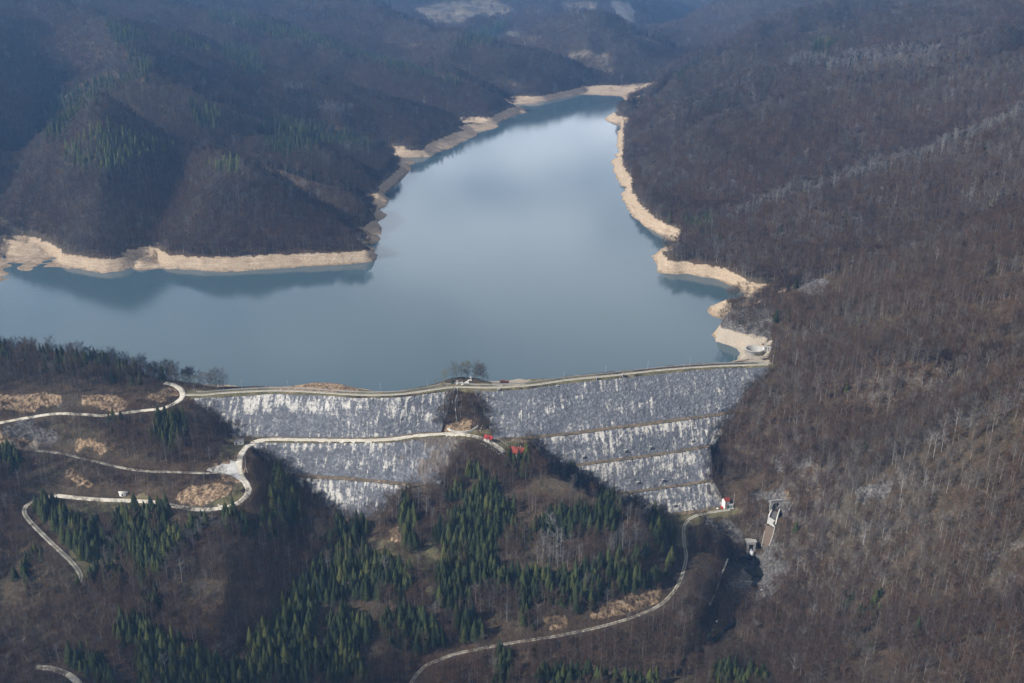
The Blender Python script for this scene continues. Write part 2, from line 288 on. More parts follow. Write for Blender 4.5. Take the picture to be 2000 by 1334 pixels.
# value noise in numpy
def vnoise(x, y, seed=0):
    xi = np.floor(x).astype(np.int64); yi = np.floor(y).astype(np.int64); fx = x - xi; fy = y - yi
    fx = fx * fx * (3 - 2 * fx); fy = fy * fy * (3 - 2 * fy)
    def h(a, b):
        n = (a * 374761393 + b * 668265263 + seed * 974634777) & 0xffffffff
        n = ((n ^ (n >> 13)) * 1274126177) & 0xffffffff
        return ((n ^ (n >> 16)) & 0xffff) / 65535.0
    return (h(xi, yi) * (1 - fx) * (1 - fy) + h(xi + 1, yi) * fx * (1 - fy) + h(xi, yi + 1) * (1 - fx) * fy + h(xi + 1, yi + 1) * fx * fy)
def fbm(x, y, o=4, seed=0):
    s = 0; a = .5
    for k in range(o): s = s + a * vnoise(x * 2 ** k + 17.3 * k, y * 2 ** k - 9.1 * k, seed + k); a *= .5
    return s / (1 - .5 ** o)
def ridged(x, y, o=3, seed=0):
    s = 0; a = .5
    for k in range(o): s = s + a * (1 - np.abs(2 * vnoise(x * 2 ** k + 5.7 * k, y * 2 ** k + 3.3 * k, seed + k) - 1)); a *= .5
    return s / (1 - .5 ** o)
# protect roads and dams from the relief noise
road_mask = np.zeros(H.shape)
def mark(P, val=1.0, A=road_mask):
    r = np.hypot(P[:, 0], P[:, 1]); a = np.arctan2(P[:, 0], P[:, 1])
    i = np.rint(np.log(r / R0) / STEP).astype(int); j = np.rint((a + AZ) / STEP).astype(int)
    ok = (i >= 0) & (i < nv) & (j >= 0) & (j < nu); A[i[ok], j[ok]] = val
for L in ROADL.values():
    t = np.gradient(L[:, :2], axis=0); t /= np.linalg.norm(t, axis=1)[:, None] + 1e-9
    nrm = np.stack([-t[:, 1], t[:, 0]], 1)
    for s in np.linspace(-4.5, 4.5, 9):
        C = L.copy(); C[:, :2] += nrm * s; mark(C)
road_core = box(road_mask, 1).clip(0, 1)
dam_mask = np.zeros(H.shape)
for G in DAMCON: mark(G.reshape(-1, 3), 1.0, dam_mask)
dam_mask = (box(dam_mask, 2) > .15).astype(float)
spot_mask = np.zeros(H.shape)
for (a_, b_, z_, r_) in ((1466,1108,-81,14),(1474,684,12,11),(1500,687,12,5),(1010,886,-12,8),(955,860,-9,5),(1417,990,-57,5),(467,864,-6,5),(240,966,-21,5),(1465,1080,-80,5)):
    c_ = at_z(a_, b_, z_); mark(np.array([(c_[0] + r_ * q * math.cos(w), c_[1] + r_ * q * math.sin(w), 0) for q in np.linspace(0, 1, 12) for w in np.linspace(0, 6.28, 40)]), 1.0, spot_mask)
prot = box(np.maximum(np.maximum(road_mask, dam_mask), box(spot_mask, 1) > .3), 6).clip(0, 1); prot = np.clip(prot * 3, 0, 1)
Hs = box(H, 3); keep = np.clip(np.maximum(prot, np.exp(-(H / 6.0) ** 2) * .8), 0, 1); H = H * keep + Hs * (1 - keep)
far = np.clip((rr - 900) / 1200, 0, 1)
up = np.clip((np.abs(H) - 10) / 45, 0.0, 1)
up = np.where(Y < 800, .35, up)
wx = X + 40 * fbm(X / 130, Y / 130, 2, 50); wy = Y + 40 * fbm(X / 130 + 9, Y / 130, 2, 51)
n1 = ridged(wx / 260, wy / 260, 4, 3) - .55; n2 = ridged(wx / 90, wy / 90, 3, 9) - .55; n3 = fbm(X / 14, Y / 14, 3, 21) - .5; n0 = ridged(wx / 900, wy / 900, 3, 30) - .55
H = H + (1 - prot) * up * (n1 * (14 + 34 * far) + n2 * (8 + 3 * far) + n0 * 60 * np.clip((rr - 3000) / 2500, 0, 1)) + (1 - prot) * n3 * np.where((H > 0) | (Y < 780), 2.2, .5)
band = np.exp(-((H - 7) / 7.0) ** 2) * (Y > 760)
H = H + band * (1 - prot) * ((fbm(X / 28, Y / 28, 3, 77) - .5) * 5 + (ridged(X / 16, Y / 16, 2, 70) - .5) * 2.6); H = H + band * (1 - prot) * .55 * np.sin(H * 2.2)
SH = H
Hn = box(H, 8); gu = np.gradient(Hn, axis=1) / (STEP * rr); gr_ = np.gradient(Hn, axis=0) / (STEP * rr)
NX = -(gr_ * np.sin(aa) + gu * np.cos(aa)); NY = -(gr_ * np.cos(aa) - gu * np.sin(aa)); NZ = np.ones_like(NX) * .5; q_ = np.sqrt(NX ** 2 + NY ** 2 + NZ ** 2); NX /= q_; NY /= q_; NZ /= q_
PX, PY = project(X, Y, H)
# visible from the photograph's side: running maximum of the elevation angle along each azimuth
ang = (H - CAMZ) / rr; run = np.maximum.accumulate(ang, axis=0); vis = ang >= run - 1e-4
vis_tall = (H + 30 - CAMZ) / rr >= run
def ground(x, y):
    r = np.hypot(x, y); a = np.arctan2(x, y)
    v = np.clip(np.log(np.maximum(r, R0) / R0) / STEP, 0, nv - 1.001); u = np.clip((a + AZ) / STEP, 0, nu - 1.001)
    i = np.floor(v).astype(int); j = np.floor(u).astype(int); fv = v - i; fu = u - j
    return SH[i, j] * (1 - fv) * (1 - fu) + SH[i + 1, j] * fv * (1 - fu) + SH[i, j + 1] * (1 - fv) * fu + SH[i + 1, j + 1] * fv * fu
def gz(x, y): return float(ground(np.array([x]), np.array([y]))[0])
def hit(px, py):                      # first terrain point along the ray
    t = np.arange(R0, 9000, 1.0); dx = (px - 1000) / fwd(py)
    x = dx * t; z = CAMZ - slopeT(py) * t; g = ground(x, t); k = np.argmax(z <= g)
    return Vector((x[k], t[k], g[k]))
def inpoly(px, py, poly):
    res = np.zeros(px.shape, bool); n = len(poly); j = n - 1
    for i in range(n):
        xi, yi = poly[i]; xj, yj = poly[j]
        if yi != yj: res ^= ((yi > py) != (yj > py)) & (px < (xj - xi) * (py - yi) / (yj - yi) + xi)
        j = i
    return res
print("terrain", nv, nu, round(time.time() - T0, 1))
# ------------------------------------------------------------------ shared builders
COL = scene.collection
def new_mesh(name, verts, faces, smooth=False):
    """verts (n,3) array, faces (m,k) array of one size"""
    me = bpy.data.meshes.new(name); verts = np.asarray(verts, np.float32); faces = np.asarray(faces, np.int32)
    me.vertices.add(len(verts)); me.vertices.foreach_set('co', verts.ravel())
    k = faces.shape[1]; me.loops.add(faces.size); me.loops.foreach_set('vertex_index', faces.ravel())
    me.polygons.add(len(faces)); me.polygons.foreach_set('loop_start', np.arange(len(faces), dtype=np.int32) * k)
    me.polygons.foreach_set('use_smooth', np.full(len(faces), smooth)); me.update(calc_edges=True); me.validate(verbose=False)
    return me
def grid_faces(nv, nu):
    i = np.arange(nv * nu).reshape(nv, nu)
    return np.stack([i[:-1, :-1], i[:-1, 1:], i[1:, 1:], i[1:, :-1]], -1).reshape(-1, 4)
def link(name, me, mat=None, parent=None):
    o = bpy.data.objects.new(name, me); COL.objects.link(o)
    if mat is not None and not me.materials: me.materials.append(mat)
    if parent is not None: o.parent = parent
    return o
def tag(o, label=None, cat=None, group=None, kind=None):
    if label: o['label'] = label
    if cat: o['category'] = cat
    if group: o['group'] = group
    if kind: o['kind'] = kind
    return o
def empty(name, loc, rz=0.0):
    o = bpy.data.objects.new(name, None); COL.objects.link(o); o.location = loc; o.rotation_euler = (0, 0, rz); o.empty_display_size = .5
    return o
class MB:
    """collects boxes, prisms and tubes into one mesh"""
    def __init__(s): s.v = []; s.f = []
    def poly(s, pts, faces):
        b = len(s.v); s.v += [tuple(p) for p in pts]; s.f += [tuple(b + i for i in f) for f in faces]; return s
    def box(s, x0, x1, y0, y1, z0, z1):
        return s.poly([(x0,y0,z0),(x1,y0,z0),(x1,y1,z0),(x0,y1,z0),(x0,y0,z1),(x1,y0,z1),(x1,y1,z1),(x0,y1,z1)],
                      [(0,3,2,1),(4,5,6,7),(0,1,5,4),(1,2,6,5),(2,3,7,6),(3,0,4,7)])
    def tube(s, p0, p1, r0, r1, n=6, cap=True):
        p0 = Vector(p0); p1 = Vector(p1); d = (p1 - p0).normalized(); a = d.orthogonal().normalized(); b = d.cross(a)
        k = len(s.v)
        for p, r in ((p0, r0), (p1, r1)):
            for i in range(n):
                t = 2 * math.pi * i / n; s.v.append(tuple(p + a * math.cos(t) * r + b * math.sin(t) * r))
        for i in range(n): s.f.append((k + i, k + (i + 1) % n, k + n + (i + 1) % n, k + n + i))
        if cap: s.f.append(tuple(k + i for i in range(n - 1, -1, -1))); s.f.append(tuple(k + n + i for i in range(n)))
        return s
    def build(s, name, mat, parent=None, smooth=False, bevel=0):
        me = bpy.data.meshes.new(name); me.from_pydata(s.v, [], s.f); me.update()
        if smooth: me.polygons.foreach_set('use_smooth', [True] * len(me.polygons))
        me.materials.append(mat)
        return link(name, me, None, parent)
# materials
def nodes_of(name):
    m = bpy.data.materials.new(name); m.use_nodes = True; nt = m.node_tree
    return m, nt.nodes, nt.links, nt.nodes['Principled BSDF']
def N(nodes, t, **kw):
    n = nodes.new(t)
    for k, v in kw.items():
        if k.startswith('i_'): n.inputs[k[2:].replace('_', ' ')].default_value = v
        else: setattr(n, k, v)
    return n
def ramp(nodes, stops):
    r = nodes.new('ShaderNodeValToRGB'); e = r.color_ramp.elements
    while len(e) > 1: e.remove(e[-1])
    e[0].position = stops[0][0]; e[0].color = (*stops[0][1], 1)
    for p, c in stops[1:]:
        q = e.new(p); q.color = (*c, 1)
    return r
def mixc(nodes, links, fac, a, b, mode='MIX'):
    m = nodes.new('ShaderNodeMix'); m.data_type = 'RGBA'; m.blend_type = mode
    for s, v in ((m.inputs[0], fac), (m.inputs[6], a), (m.inputs[7], b)):
        if hasattr(v, 'is_linked'): links.new(v, s)
        elif isinstance(v, (int, float)): s.default_value = v
        else: s.default_value = (*v, 1)
    return m.outputs[2]
def noise(nodes, links, vec, scale, detail=4, rough=.55):
    n = nodes.new('ShaderNodeTexNoise'); n.inputs['Scale'].default_value = scale; n.inputs['Detail'].default_value = detail; n.inputs['Roughness'].default_value = rough
    if vec is not None: links.new(vec, n.inputs['Vector'])
    return n.outputs['Fac']
def maprange(nodes, links, v, a, b, c=0.0, d=1.0):
    n = nodes.new('ShaderNodeMapRange'); links.new(v, n.inputs[0])
    for i, q in enumerate((a, b, c, d)): n.inputs[i + 1].default_value = q
    return n.outputs[0]
def math_(nodes, links, op, a, b=None):
    n = nodes.new('ShaderNodeMath'); n.operation = op
    for s, v in zip(n.inputs, (a, b)):
        if v is None: continue
        if hasattr(v, 'is_linked'): links.new(v, s)
        else: s.default_value = v
    return n.outputs[0]
def scaled(nodes, links, vec, s):
    n = nodes.new('ShaderNodeMapping'); n.inputs['Scale'].default_value = s; links.new(vec, n.inputs['Vector']); return n.outputs[0]
def plain(name, col, rough=.8, var=.25, scale=.6, metal=0.0, col2=None):
    m, n, l, b = nodes_of(name); tc = n.new('ShaderNodeTexCoord')
    f = noise(n, l, tc.outputs['Object'], scale, 5, .6); f = maprange(n, l, f, .3, .7)
    c2 = col2 or tuple(c * (1 - var) for c in col)
    l.new(mixc(n, l, f, c2, col), b.inputs['Base Color']); b.inputs['Roughness'].default_value = rough; b.inputs['Metallic'].default_value = metal
    b.inputs['Specular IOR Level'].default_value = .3
    return m
# ------------------------------------------------------------------ ground cover patches (picture polygons laid on the ground they show)
EARTH = [[(-60,772),(0,770),(70,768),(130,775),(128,786),(90,790),(60,800),(-60,805)], [(150,770),(225,772),(247,790),(230,802),(180,797),(155,792)],
 [(288,777),(330,755),(347,770),(310,788)], [(-50,838),(78,840),(76,872),(-50,866)], [(148,852),(182,852),(218,880),(150,882)], [(128,916),(150,913),(192,958),(148,948)],
 [(343,962),(380,948),(457,943),(452,965),(400,987),(350,982)], [(860,836),(880,822),(927,825),(917,843),(870,846)], [(778,913),(812,913),(817,937),(788,940)],
 [(1150,1202),(1232,1162),(1278,1122),(1294,1135),(1290,1178),(1240,1197),(1160,1212)], [(1060,1205),(1110,1200),(1110,1225),(1065,1225)],
 [(1515,960),(1545,955),(1548,990),(1528,1000)],
 [(760,1028),(790,1030),(785,1060),(762,1055)], [(430,735),(700,752),(705,768),(560,766)], [(400,912),(470,885),(478,940),(455,945)]]
EARTHP = [[(955,745),(1024,736),(1026,750),(965,754)], [(0,860),(75,862),(72,880),(0,875)], [(1395,640),(1510,660),(1505,712),(1395,700)]]
GRASS = [[(690,1045),(760,1055),(800,1080),(850,1055),(872,1090),(862,1150),(840,1170),(820,1110),(760,1092),(700,1070)], [(130,1068),(200,1072),(230,1040),(245,1080),(190,1135),(160,1135),(150,1110)],
 [(1300,1008),(1430,988),(1455,1000),(1400,1012),(1345,1030),(1340,1075),(1312,1060)], [(365,764),(520,758),(890,752),(1510,706),(1512,722),(1300,734),(1110,752),(960,764),(880,762),(700,780),(365,780)],
 [(925,842),(990,850),(1020,875),(990,890),(940,868)], [(430,870),(470,868),(466,905),(430,915)], [(455,930),(478,935),(480,985),(400,1000),(350,985),(450,968)], [(300,965),(120,985),(130,1005),(280,1000)],
 [(480,1240),(620,1250),(600,1290),(490,1290)], [(440,860),(1000,840),(1040,852),(1040,862),(985,868),(880,860),(500,876)]]
ROCK = [[(1465,962),(1545,955),(1550,1000),(1530,1015),(1500,975),(1465,985)], [(1370,1012),(1425,1015),(1470,1060),(1455,1075),(1390,1060)], [(1560,545),(1615,545),(1618,575),(1560,580)],
 [(1500,890),(1580,880),(1590,910),(1520,925)], [(1660,955),(1740,940),(1750,960),(1670,985)], [(1410,600),(1510,600),(1510,680),(1440,655),(1405,645)], [(1180,0),(1235,0),(1245,62),(1200,40)],
 [(1880,810),(2000,750),(2000,790),(1890,840)], [(370,780),(400,785),(430,830),(400,830)], [(60,815),(60,835),(150,850),(80,870),(0,850),(0,830)], [(1440,1085),(1520,1060),(1540,1120),(1500,1180),(1440,1180),(1400,1120)]]
MEADOW = [[(788,20),(860,5),(960,0),(1000,15),(990,40),(930,40),(900,60),(840,50)], [(1100,110),(1150,98),(1160,115),(1115,122)], [(1150,120),(1180,100),(1200,125),(1170,130)], [(1130,132),(1200,135),(1200,150),(1140,142)],
 [(1000,160),(1030,170),(1000,180)], [(930,80),(1000,60),(1060,85),(1000,90)], [(960,150),(1010,165),(1000,175)], [(1090,5),(1170,5),(1160,30),(1100,25)], [(1230,60),(1290,70),(1285,85),(1240,75)]]
def patch(polys, soft=2):
    m = np.zeros(H.shape, bool)
    for p in polys: m |= inpoly(PX, PY, p)
    return box((m & (vis | vis_tall)).astype(float), soft).clip(0, 1)
mE = patch(EARTH); mP = patch(EARTHP); mG = patch(GRASS); mR = patch(ROCK); mM = patch(MEADOW, 1)
crest_y = np.array([(p[0], p[1]) for p in ROADL['crest_road'][::6]])
lake_zone = Y > np.interp(X, np.r_[-1500, crest_y[:, 0], 300], np.r_[900, crest_y[:, 1], 830]) + 4
ringm = np.where(lake_zone, 1.0, 0.0)
# ------------------------------------------------------------------ terrain sheet
tme = new_mesh('terrain', np.stack([X, Y, H], -1).reshape(-1, 3), grid_faces(nv, nu)[:, ::-1], True)
for nm, A in (('earth', mE), ('pale', mP), ('grass', mG), ('rock', mR), ('meadow', mM), ('shore', ringm)):
    at = tme.attributes.new(nm, 'FLOAT', 'POINT'); at.data.foreach_set('value', A.astype(np.float32).ravel())
m, n, l, b = nodes_of('hill_ground'); tc = n.new('ShaderNodeTexCoord'); P = tc.outputs['Object']
def att(nm):
    a = n.new('ShaderNodeAttribute'); a.attribute_name = nm; return a.outputs['Fac']
nA = noise(n, l, P, .09, 6, .65); nB = noise(n, l, P, .5, 4, .6); nC = noise(n, l, P, .012, 3); nD = noise(n, l, P, 1.8, 3, .6)
base = ramp(n, [(.3, (.024, .016, .010)), (.5, (.055, .036, .022)), (.72, (.10, .07, .042))]); l.new(nA, base.inputs[0])
col = base.outputs[0]
col = mixc(n, l, maprange(n, l, nC, .45, .65, 0, .5), col, (.085, .078, .052))
col = mixc(n, l, maprange(n, l, nB, .5, .7, 0, .5), col, (.15, .10, .06))
# steep ground shows stone
g = n.new('ShaderNodeNewGeometry'); sx = n.new('ShaderNodeSeparateXYZ'); l.new(g.outputs['Normal'], sx.inputs[0])
steep = maprange(n, l, sx.outputs['Z'], .72, .55); steep = math_(n, l, 'MULTIPLY', steep, maprange(n, l, nA, .45, .6))
rk = ramp(n, [(.32, (.045, .042, .042)), (.5, (.11, .105, .10)), (.7, (.24, .225, .205))]); l.new(nB, rk.inputs[0])
col = mixc(n, l, math_(n, l, 'MULTIPLY', steep, .6), col, rk.outputs[0])
nL = noise(n, l, P, .028, 4, .6)
def soft(a, thr=.5): return math_(n, l, 'MULTIPLY', maprange(n, l, att(a), .02, .2), maprange(n, l, math_(n, l, 'ADD', att(a), math_(n, l, 'MULTIPLY', math_(n, l, 'SUBTRACT', math_(n, l, 'ADD', math_(n, l, 'MULTIPLY', nA, .6), math_(n, l, 'MULTIPLY', nL, .5)), .56), 4.6)), thr - .10, thr + .16))
gr = ramp(n, [(.3, (.06, .06, .03)), (.48, (.13, .12, .06)), (.7, (.23, .185, .11))]); l.new(nA, gr.inputs[0])
col = mixc(n, l, soft('grass', .42), col, gr.outputs[0])
nV = noise(n, l, scaled(n, l, P, (.35, .35, .05)), 1.0, 5, .7); ea = ramp(n, [(.38, (.06, .042, .028)), (.46, (.17, .115, .07)), (.53, (.36, .25, .15)), (.64, (.52, .42, .30))]); l.new(mixc(n, l, .6, nB, nV), ea.inputs[0])
col = mixc(n, l, soft('earth', .42), col, ea.outputs[0])
col = mixc(n, l, soft('rock'), col, rk.outputs[0])
md = ramp(n, [(.35, (.08, .07, .05)), (.65, (.20, .17, .125))]); l.new(nC, md.inputs[0])
col = mixc(n, l, math_(n, l, 'MULTIPLY', att('meadow'), .9), col, md.outputs[0])
# drawdown ring of bare bank: level strata
sz = n.new('ShaderNodeSeparateXYZ'); l.new(P, sz.inputs[0])
wob = noise(n, l, scaled(n, l, P, (.02, .02, .5)), 1.0, 6, .8)
st = ramp(n, [(.25, (.19, .13, .08)), (.40, (.35, .25, .16)), (.47, (.55, .44, .31)), (.52, (.32, .23, .145)), (.58, (.60, .49, .36)), (.66, (.42, .32, .22)), (.75, (.28, .20, .13))]); l.new(wob, st.inputs[0])
stn = mixc(n, l, maprange(n, l, nB, .5, .62, 0, .8), st.outputs[0], (.34, .27, .20))
stn = mixc(n, l, maprange(n, l, nA, .55, .72, 0, .5), stn, (.36, .235, .13))
edge = math_(n, l, 'ADD', sz.outputs['Z'], math_(n, l, 'MULTIPLY', math_(n, l, 'SUBTRACT', nA, .5), 9.0))
ring = math_(n, l, 'MULTIPLY', maprange(n, l, edge, 12.2, 11.2), maprange(n, l, att('shore'), .4, .6))
wet = maprange(n, l, edge, 1.6, .2, 0, .6); stn = mixc(n, l, wet, stn, (.16, .12, .08))
col = mixc(n, l, ring, col, stn)
col = mixc(n, l, soft('pale'), col, (.40, .345, .27))
col = mixc(n, l, maprange(n, l, nD, .35, .65, .35, 0), col, (.03, .024, .02))
l.new(col, b.inputs['Base Color']); b.inputs['Roughness'].default_value = .95; b.inputs['Specular IOR Level'].default_value = .1
bp = n.new('ShaderNodeBump'); bp.inputs['Strength'].default_value = .9; bp.inputs['Distance'].default_value = 1.6
l.new(math_(n, l, 'ADD', nB, math_(n, l, 'MULTIPLY', nD, .4)), bp.inputs['Height']); l.new(bp.outputs[0], b.inputs['Normal'])
tag(link('terrain', tme, m), kind='structure')
# ------------------------------------------------------------------ water
def water_mat(name, deep, rough, bump, wave):
    m, n, l, b = nodes_of(name); tc = n.new('ShaderNodeTexCoord'); P = tc.outputs['Object']
    b.inputs['Base Color'].default_value = (*deep, 1); b.inputs['IOR'].default_value = 1.33
    f = noise(n, l, scaled(n, l, P, (1, .45, 1)), .004, 4, .6); l.new(maprange(n, l, f, .4, .62, rough * .6, rough * 1.5), b.inputs['Roughness'])
    w = noise(n, l, scaled(n, l, P, (1, .6, 1)), wave, 4, .6); bp = n.new('ShaderNodeBump'); bp.inputs['Strength'].default_value = bump; bp.inputs['Distance'].default_value = .5
    l.new(w, bp.inputs['Height']); l.new(bp.outputs[0], b.inputs['Normal']); return m
LK = water_mat('lake_water', (.045, .078, .095), .05, .12, .35)
xs = np.r_[-1500, -700, -420, crest_y[:, 0], 262, 330, 1500]; ys = np.r_[1000, 860, 800, crest_y[:, 1] + 3, 850, 900, 1100]
o_ = np.argsort(xs); xs = xs[o_]; ys = ys[o_]; nr = 30
Gx = np.linspace(0, 1, nr)[:, None] * (3050 - ys[None]) + ys[None]
lw = np.stack([np.broadcast_to(xs, Gx.shape), Gx, np.zeros_like(Gx)], -1)
tag(link('lake_water', new_mesh('lake_water', lw.reshape(-1, 3), grid_faces(nr, len(xs)), False), LK), kind='structure')
# dark pool below the outlet and the stream that leaves it
PW = water_mat('pool_water', (.008, .010, .010), .06, .15, 1.2)
def flat_poly(name, pts, z, mat):
    me = bpy.data.meshes.new(name); me.from_pydata([at_z(a, b_, z) for a, b_ in pts], [], [tuple(range(len(pts)))]); me.update()
    if me.polygons[0].normal.z < 0: me.flip_normals()
    return link(name, me, mat)
def stream(name, pts, w, mat):
    L = smooth_line([at_z(*q) for q in pts], 3.0); t = np.gradient(L[:, :2], axis=0); t /= np.linalg.norm(t, axis=1)[:, None] + 1e-9
    nrm = np.stack([-t[:, 1], t[:, 0], 0 * t[:, 0]], 1); rows = []
    for s in (-1, 1):
        q = L + nrm * (w * s * (1 + .5 * np.sin(np.arange(len(L)) * .9 + s))[:, None]); rows.append(q)
    rows = np.array(rows); rows[..., 2] = (ground(L[:, 0], L[:, 1]) + .5)[None]
    return link(name, new_mesh(name, rows.reshape(-1, 3), grid_faces(2, len(L))), mat)
# ------------------------------------------------------------------ roads
gm, n, l, b = nodes_of('gravel_road'); tc = n.new('ShaderNodeTexCoord'); P = tc.outputs['Object']
f = noise(n, l, P, .5, 6, .65); r_ = ramp(n, [(.3, (.30, .265, .21)), (.5, (.50, .46, .38)), (.7, (.62, .58, .50))]); l.new(f, r_.inputs[0])
l.new(mixc(n, l, maprange(n, l, noise(n, l, P, .06, 3), .5, .7, 0, .4), r_.outputs[0], (.22, .19, .13)), b.inputs['Base Color']); b.inputs['Roughness'].default_value = .95
gm2, n, l, b = nodes_of('track_road'); tc = n.new('ShaderNodeTexCoord'); P = tc.outputs['Object']; uv = n.new('ShaderNodeUVMap'); uv.uv_map = 'UVMap'
su = n.new('ShaderNodeSeparateXYZ'); l.new(uv.outputs[0], su.inputs[0])
f = noise(n, l, P, .7, 5, .65); r_ = ramp(n, [(.3, (.22, .20, .165)), (.55, (.38, .355, .30)), (.7, (.5, .47, .41))]); l.new(f, r_.inputs[0])
mid = maprange(n, l, math_(n, l, 'ABSOLUTE', math_(n, l, 'SUBTRACT', su.outputs['X'], .5)), .08, .16, .8, 0)
l.new(mixc(n, l, mid, r_.outputs[0], (.11, .10, .055)), b.inputs['Base Color']); b.inputs['Roughness'].default_value = .95
ROADMAT = {'crest_road': gm2, 'stream_road': gm2, 'old_road': gm2, 'lower_road': gm2, 'forest_track': gm}
rng = np.random.default_rng(5)
for k, L in ROADL.items():
    t = np.gradient(L[:, :2], axis=0); t /= np.linalg.norm(t, axis=1)[:, None] + 1e-9
    nrm = np.stack([-t[:, 1], t[:, 0]], 1); w = ROADW[k]; rows = []
    if k == 'crest_road': w = 1.8
    S = np.linspace(-1, 1, 9); jit = [rng.normal(0, .22, len(L)) for _ in (0, 1)]
    for s in S:
        q = L.copy(); ww = w * s + (jit[0] if s == -1 else jit[1] if s == 1 else 0); q[:, :2] += nrm * np.reshape(ww, (-1, 1)); rows.append(q)
    R = np.array(rows); zg = ground(R[..., 0], R[..., 1]); kk = np.ones(5) / 5
    top = zg.max(0); top = np.convolve(np.pad(top, 2, mode='edge'), kk, 'valid'); R[..., 2] = np.maximum(zg, top[None] - .3) + .22 + .10 * (1 - S[:, None] ** 2)
    R[0, :, 2] -= .9; R[-1, :, 2] -= .9
    me = new_mesh(k, R.reshape(-1, 3), grid_faces(len(S), len(L)), True); uvl = me.uv_layers.new(name='UVMap')
    U = np.zeros((len(S), len(L), 2)); U[..., 0] = (S[:, None] + 1) / 2; U[..., 1] = np.arange(len(L))[None] * .2
    idx = np.zeros(len(me.loops), np.int32); me.loops.foreach_get('vertex_index', idx); uvl.data.foreach_set('uv', U.reshape(-1, 2)[idx].astype(np.float32).ravel())
    if me.polygons[0].normal.z < 0: me.flip_normals()
    tag(link(k, me, ROADMAT.get(k, gm)), kind='structure')
# gravel pull-out beside the hairpin
pl = [(400,918),(430,908),(455,900),(466,902),(474,925),(482,945),(455,932),(425,926)]
c_ = [at_z(a, q, -8.7) for a, q in pl]; cc = np.mean(c_, 0); rings = []
for s in (1.0, .66, .33, .02): rings.append([(cc[0] + (p[0] - cc[0]) * s, cc[1] + (p[1] - cc[1]) * s) for p in c_ + [c_[0]]])
R = np.array(rings); Zp = ground(R[..., 0], R[..., 1]) + .35; Zp[0] -= .6
me = new_mesh('gravel_lot', np.dstack([R, Zp]).reshape(-1, 3), grid_faces(4, len(c_) + 1), True)
if me.polygons[0].normal.z < 0: me.flip_normals()
tag(link('gravel_lot', me, plain('pale_gravel', (.52, .51, .48), .95, .25, .8)), kind='structure')
# ------------------------------------------------------------------ rockfill dams
def cells(u, v, seed=0):
    """distance to the nearest jittered feature point and that point's random value"""
    iu = np.floor(u); iv = np.floor(v); best = np.full(u.shape, 9.0); val = np.zeros(u.shape)
    for du in (-1, 0, 1):
        for dv in (-1, 0, 1):
            a = (iu + du).astype(np.int64); c = (iv + dv).astype(np.int64)
            h1 = ((a * 73856093) ^ (c * 19349663) ^ (seed * 83492791)) & 0xffffff; h1 = (h1 * 1103515245 + 12345) & 0x7fffffff
            h2 = (h1 * 1103515245 + 12345) & 0x7fffffff; h3 = (h2 * 1103515245 + 12345) & 0x7fffffff
            d = np.hypot(a + (h1 >> 8) % 1000 / 1000. - u, c + (h2 >> 8) % 1000 / 1000. - v); k = d < best
            best = np.where(k, d, best); val = np.where(k, (h3 >> 8) % 1000 / 1000., val)
    return best, val
dm, n, l, b = nodes_of('rockfill'); uv = n.new('ShaderNodeUVMap'); uv.uv_map = 'UVMap'; P = uv.outputs[0]
vo = n.new('ShaderNodeTexVoronoi'); vo.inputs['Scale'].default_value = .95; vo.feature = 'F1'; l.new(P, vo.inputs['Vector']); ta = n.new('ShaderNodeAttribute'); ta.attribute_name = 'tone'
tone = ramp(n, [(.1, (.040, .043, .050)), (.4, (.082, .087, .098)), (.7, (.145, .15, .163)), (.9, (.25, .252, .262)), (.97, (.50, .49, .47))]); l.new(mixc(n, l, .35, ta.outputs['Fac'], noise(n, l, P, 1.4, 3, .7)), tone.inputs[0])
big = noise(n, l, P, .035, 4, .6); col = mixc(n, l, maprange(n, l, big, .35, .65, .55, 0), tone.outputs[0], (.075, .08, .095), 'MIX')
stv = noise(n, l, scaled(n, l, P, (.30, .06, 1)), 1.0, 6, .65); stg = noise(n, l, P, .4, 4, .7); zone = noise(n, l, scaled(n, l, P, (.02, .05, 1)), 1.0, 3)
sfac = math_(n, l, 'ADD', stv, math_(n, l, 'MULTIPLY', math_(n, l, 'SUBTRACT', stg, .5), .45)); sfac = math_(n, l, 'ADD', sfac, math_(n, l, 'MULTIPLY', math_(n, l, 'SUBTRACT', zone, .5), .5))
sa = n.new('ShaderNodeAttribute'); sa.attribute_name = 'streak'; sfac = math_(n, l, 'ADD', sfac, sa.outputs['Fac'])
col = mixc(n, l, maprange(n, l, sfac, .56, .68, 0, .85), col, (.50, .475, .43))
br = noise(n, l, P, .05, 5, .7); ba = n.new('ShaderNodeAttribute'); ba.attribute_name = 'brush'
col = mixc(n, l, maprange(n, l, math_(n, l, 'ADD', br, ba.outputs['Fac']), .62, .72, 0, .75), col, (.10, .075, .055))
l.new(col, b.inputs['Base Color']); b.inputs['Roughness'].default_value = .9; b.inputs['Specular IOR Level'].default_value = .25
bm_, n, l, b = nodes_of('berm_ground'); tc = n.new('ShaderNodeTexCoord'); f = noise(n, l, tc.outputs['Object'], .25, 5, .7)
r_ = ramp(n, [(.3, (.05, .042, .03)), (.5, (.10, .078, .05)), (.62, (.17, .12, .075)), (.75, (.34, .31, .26))]); l.new(f, r_.inputs[0]); l.new(r_.outputs[0], b.inputs['Base Color']); b.inputs['Roughness'].default_value = .95
dams = {'R': tag(empty('rockfill_dam', at_z(1300, 722, 18)), 'tall grey rockfill dam face stepped by three brown berms, right of the wooded knoll', 'dam', 'rockfill embankments holding the lake'),
        'L': tag(empty('rockfill_dam', at_z(640, 771, 18)), 'lower grey rockfill dam crossed halfway by the pale valley road, left of the wooded knoll', 'dam', 'rockfill embankments holding the lake')}
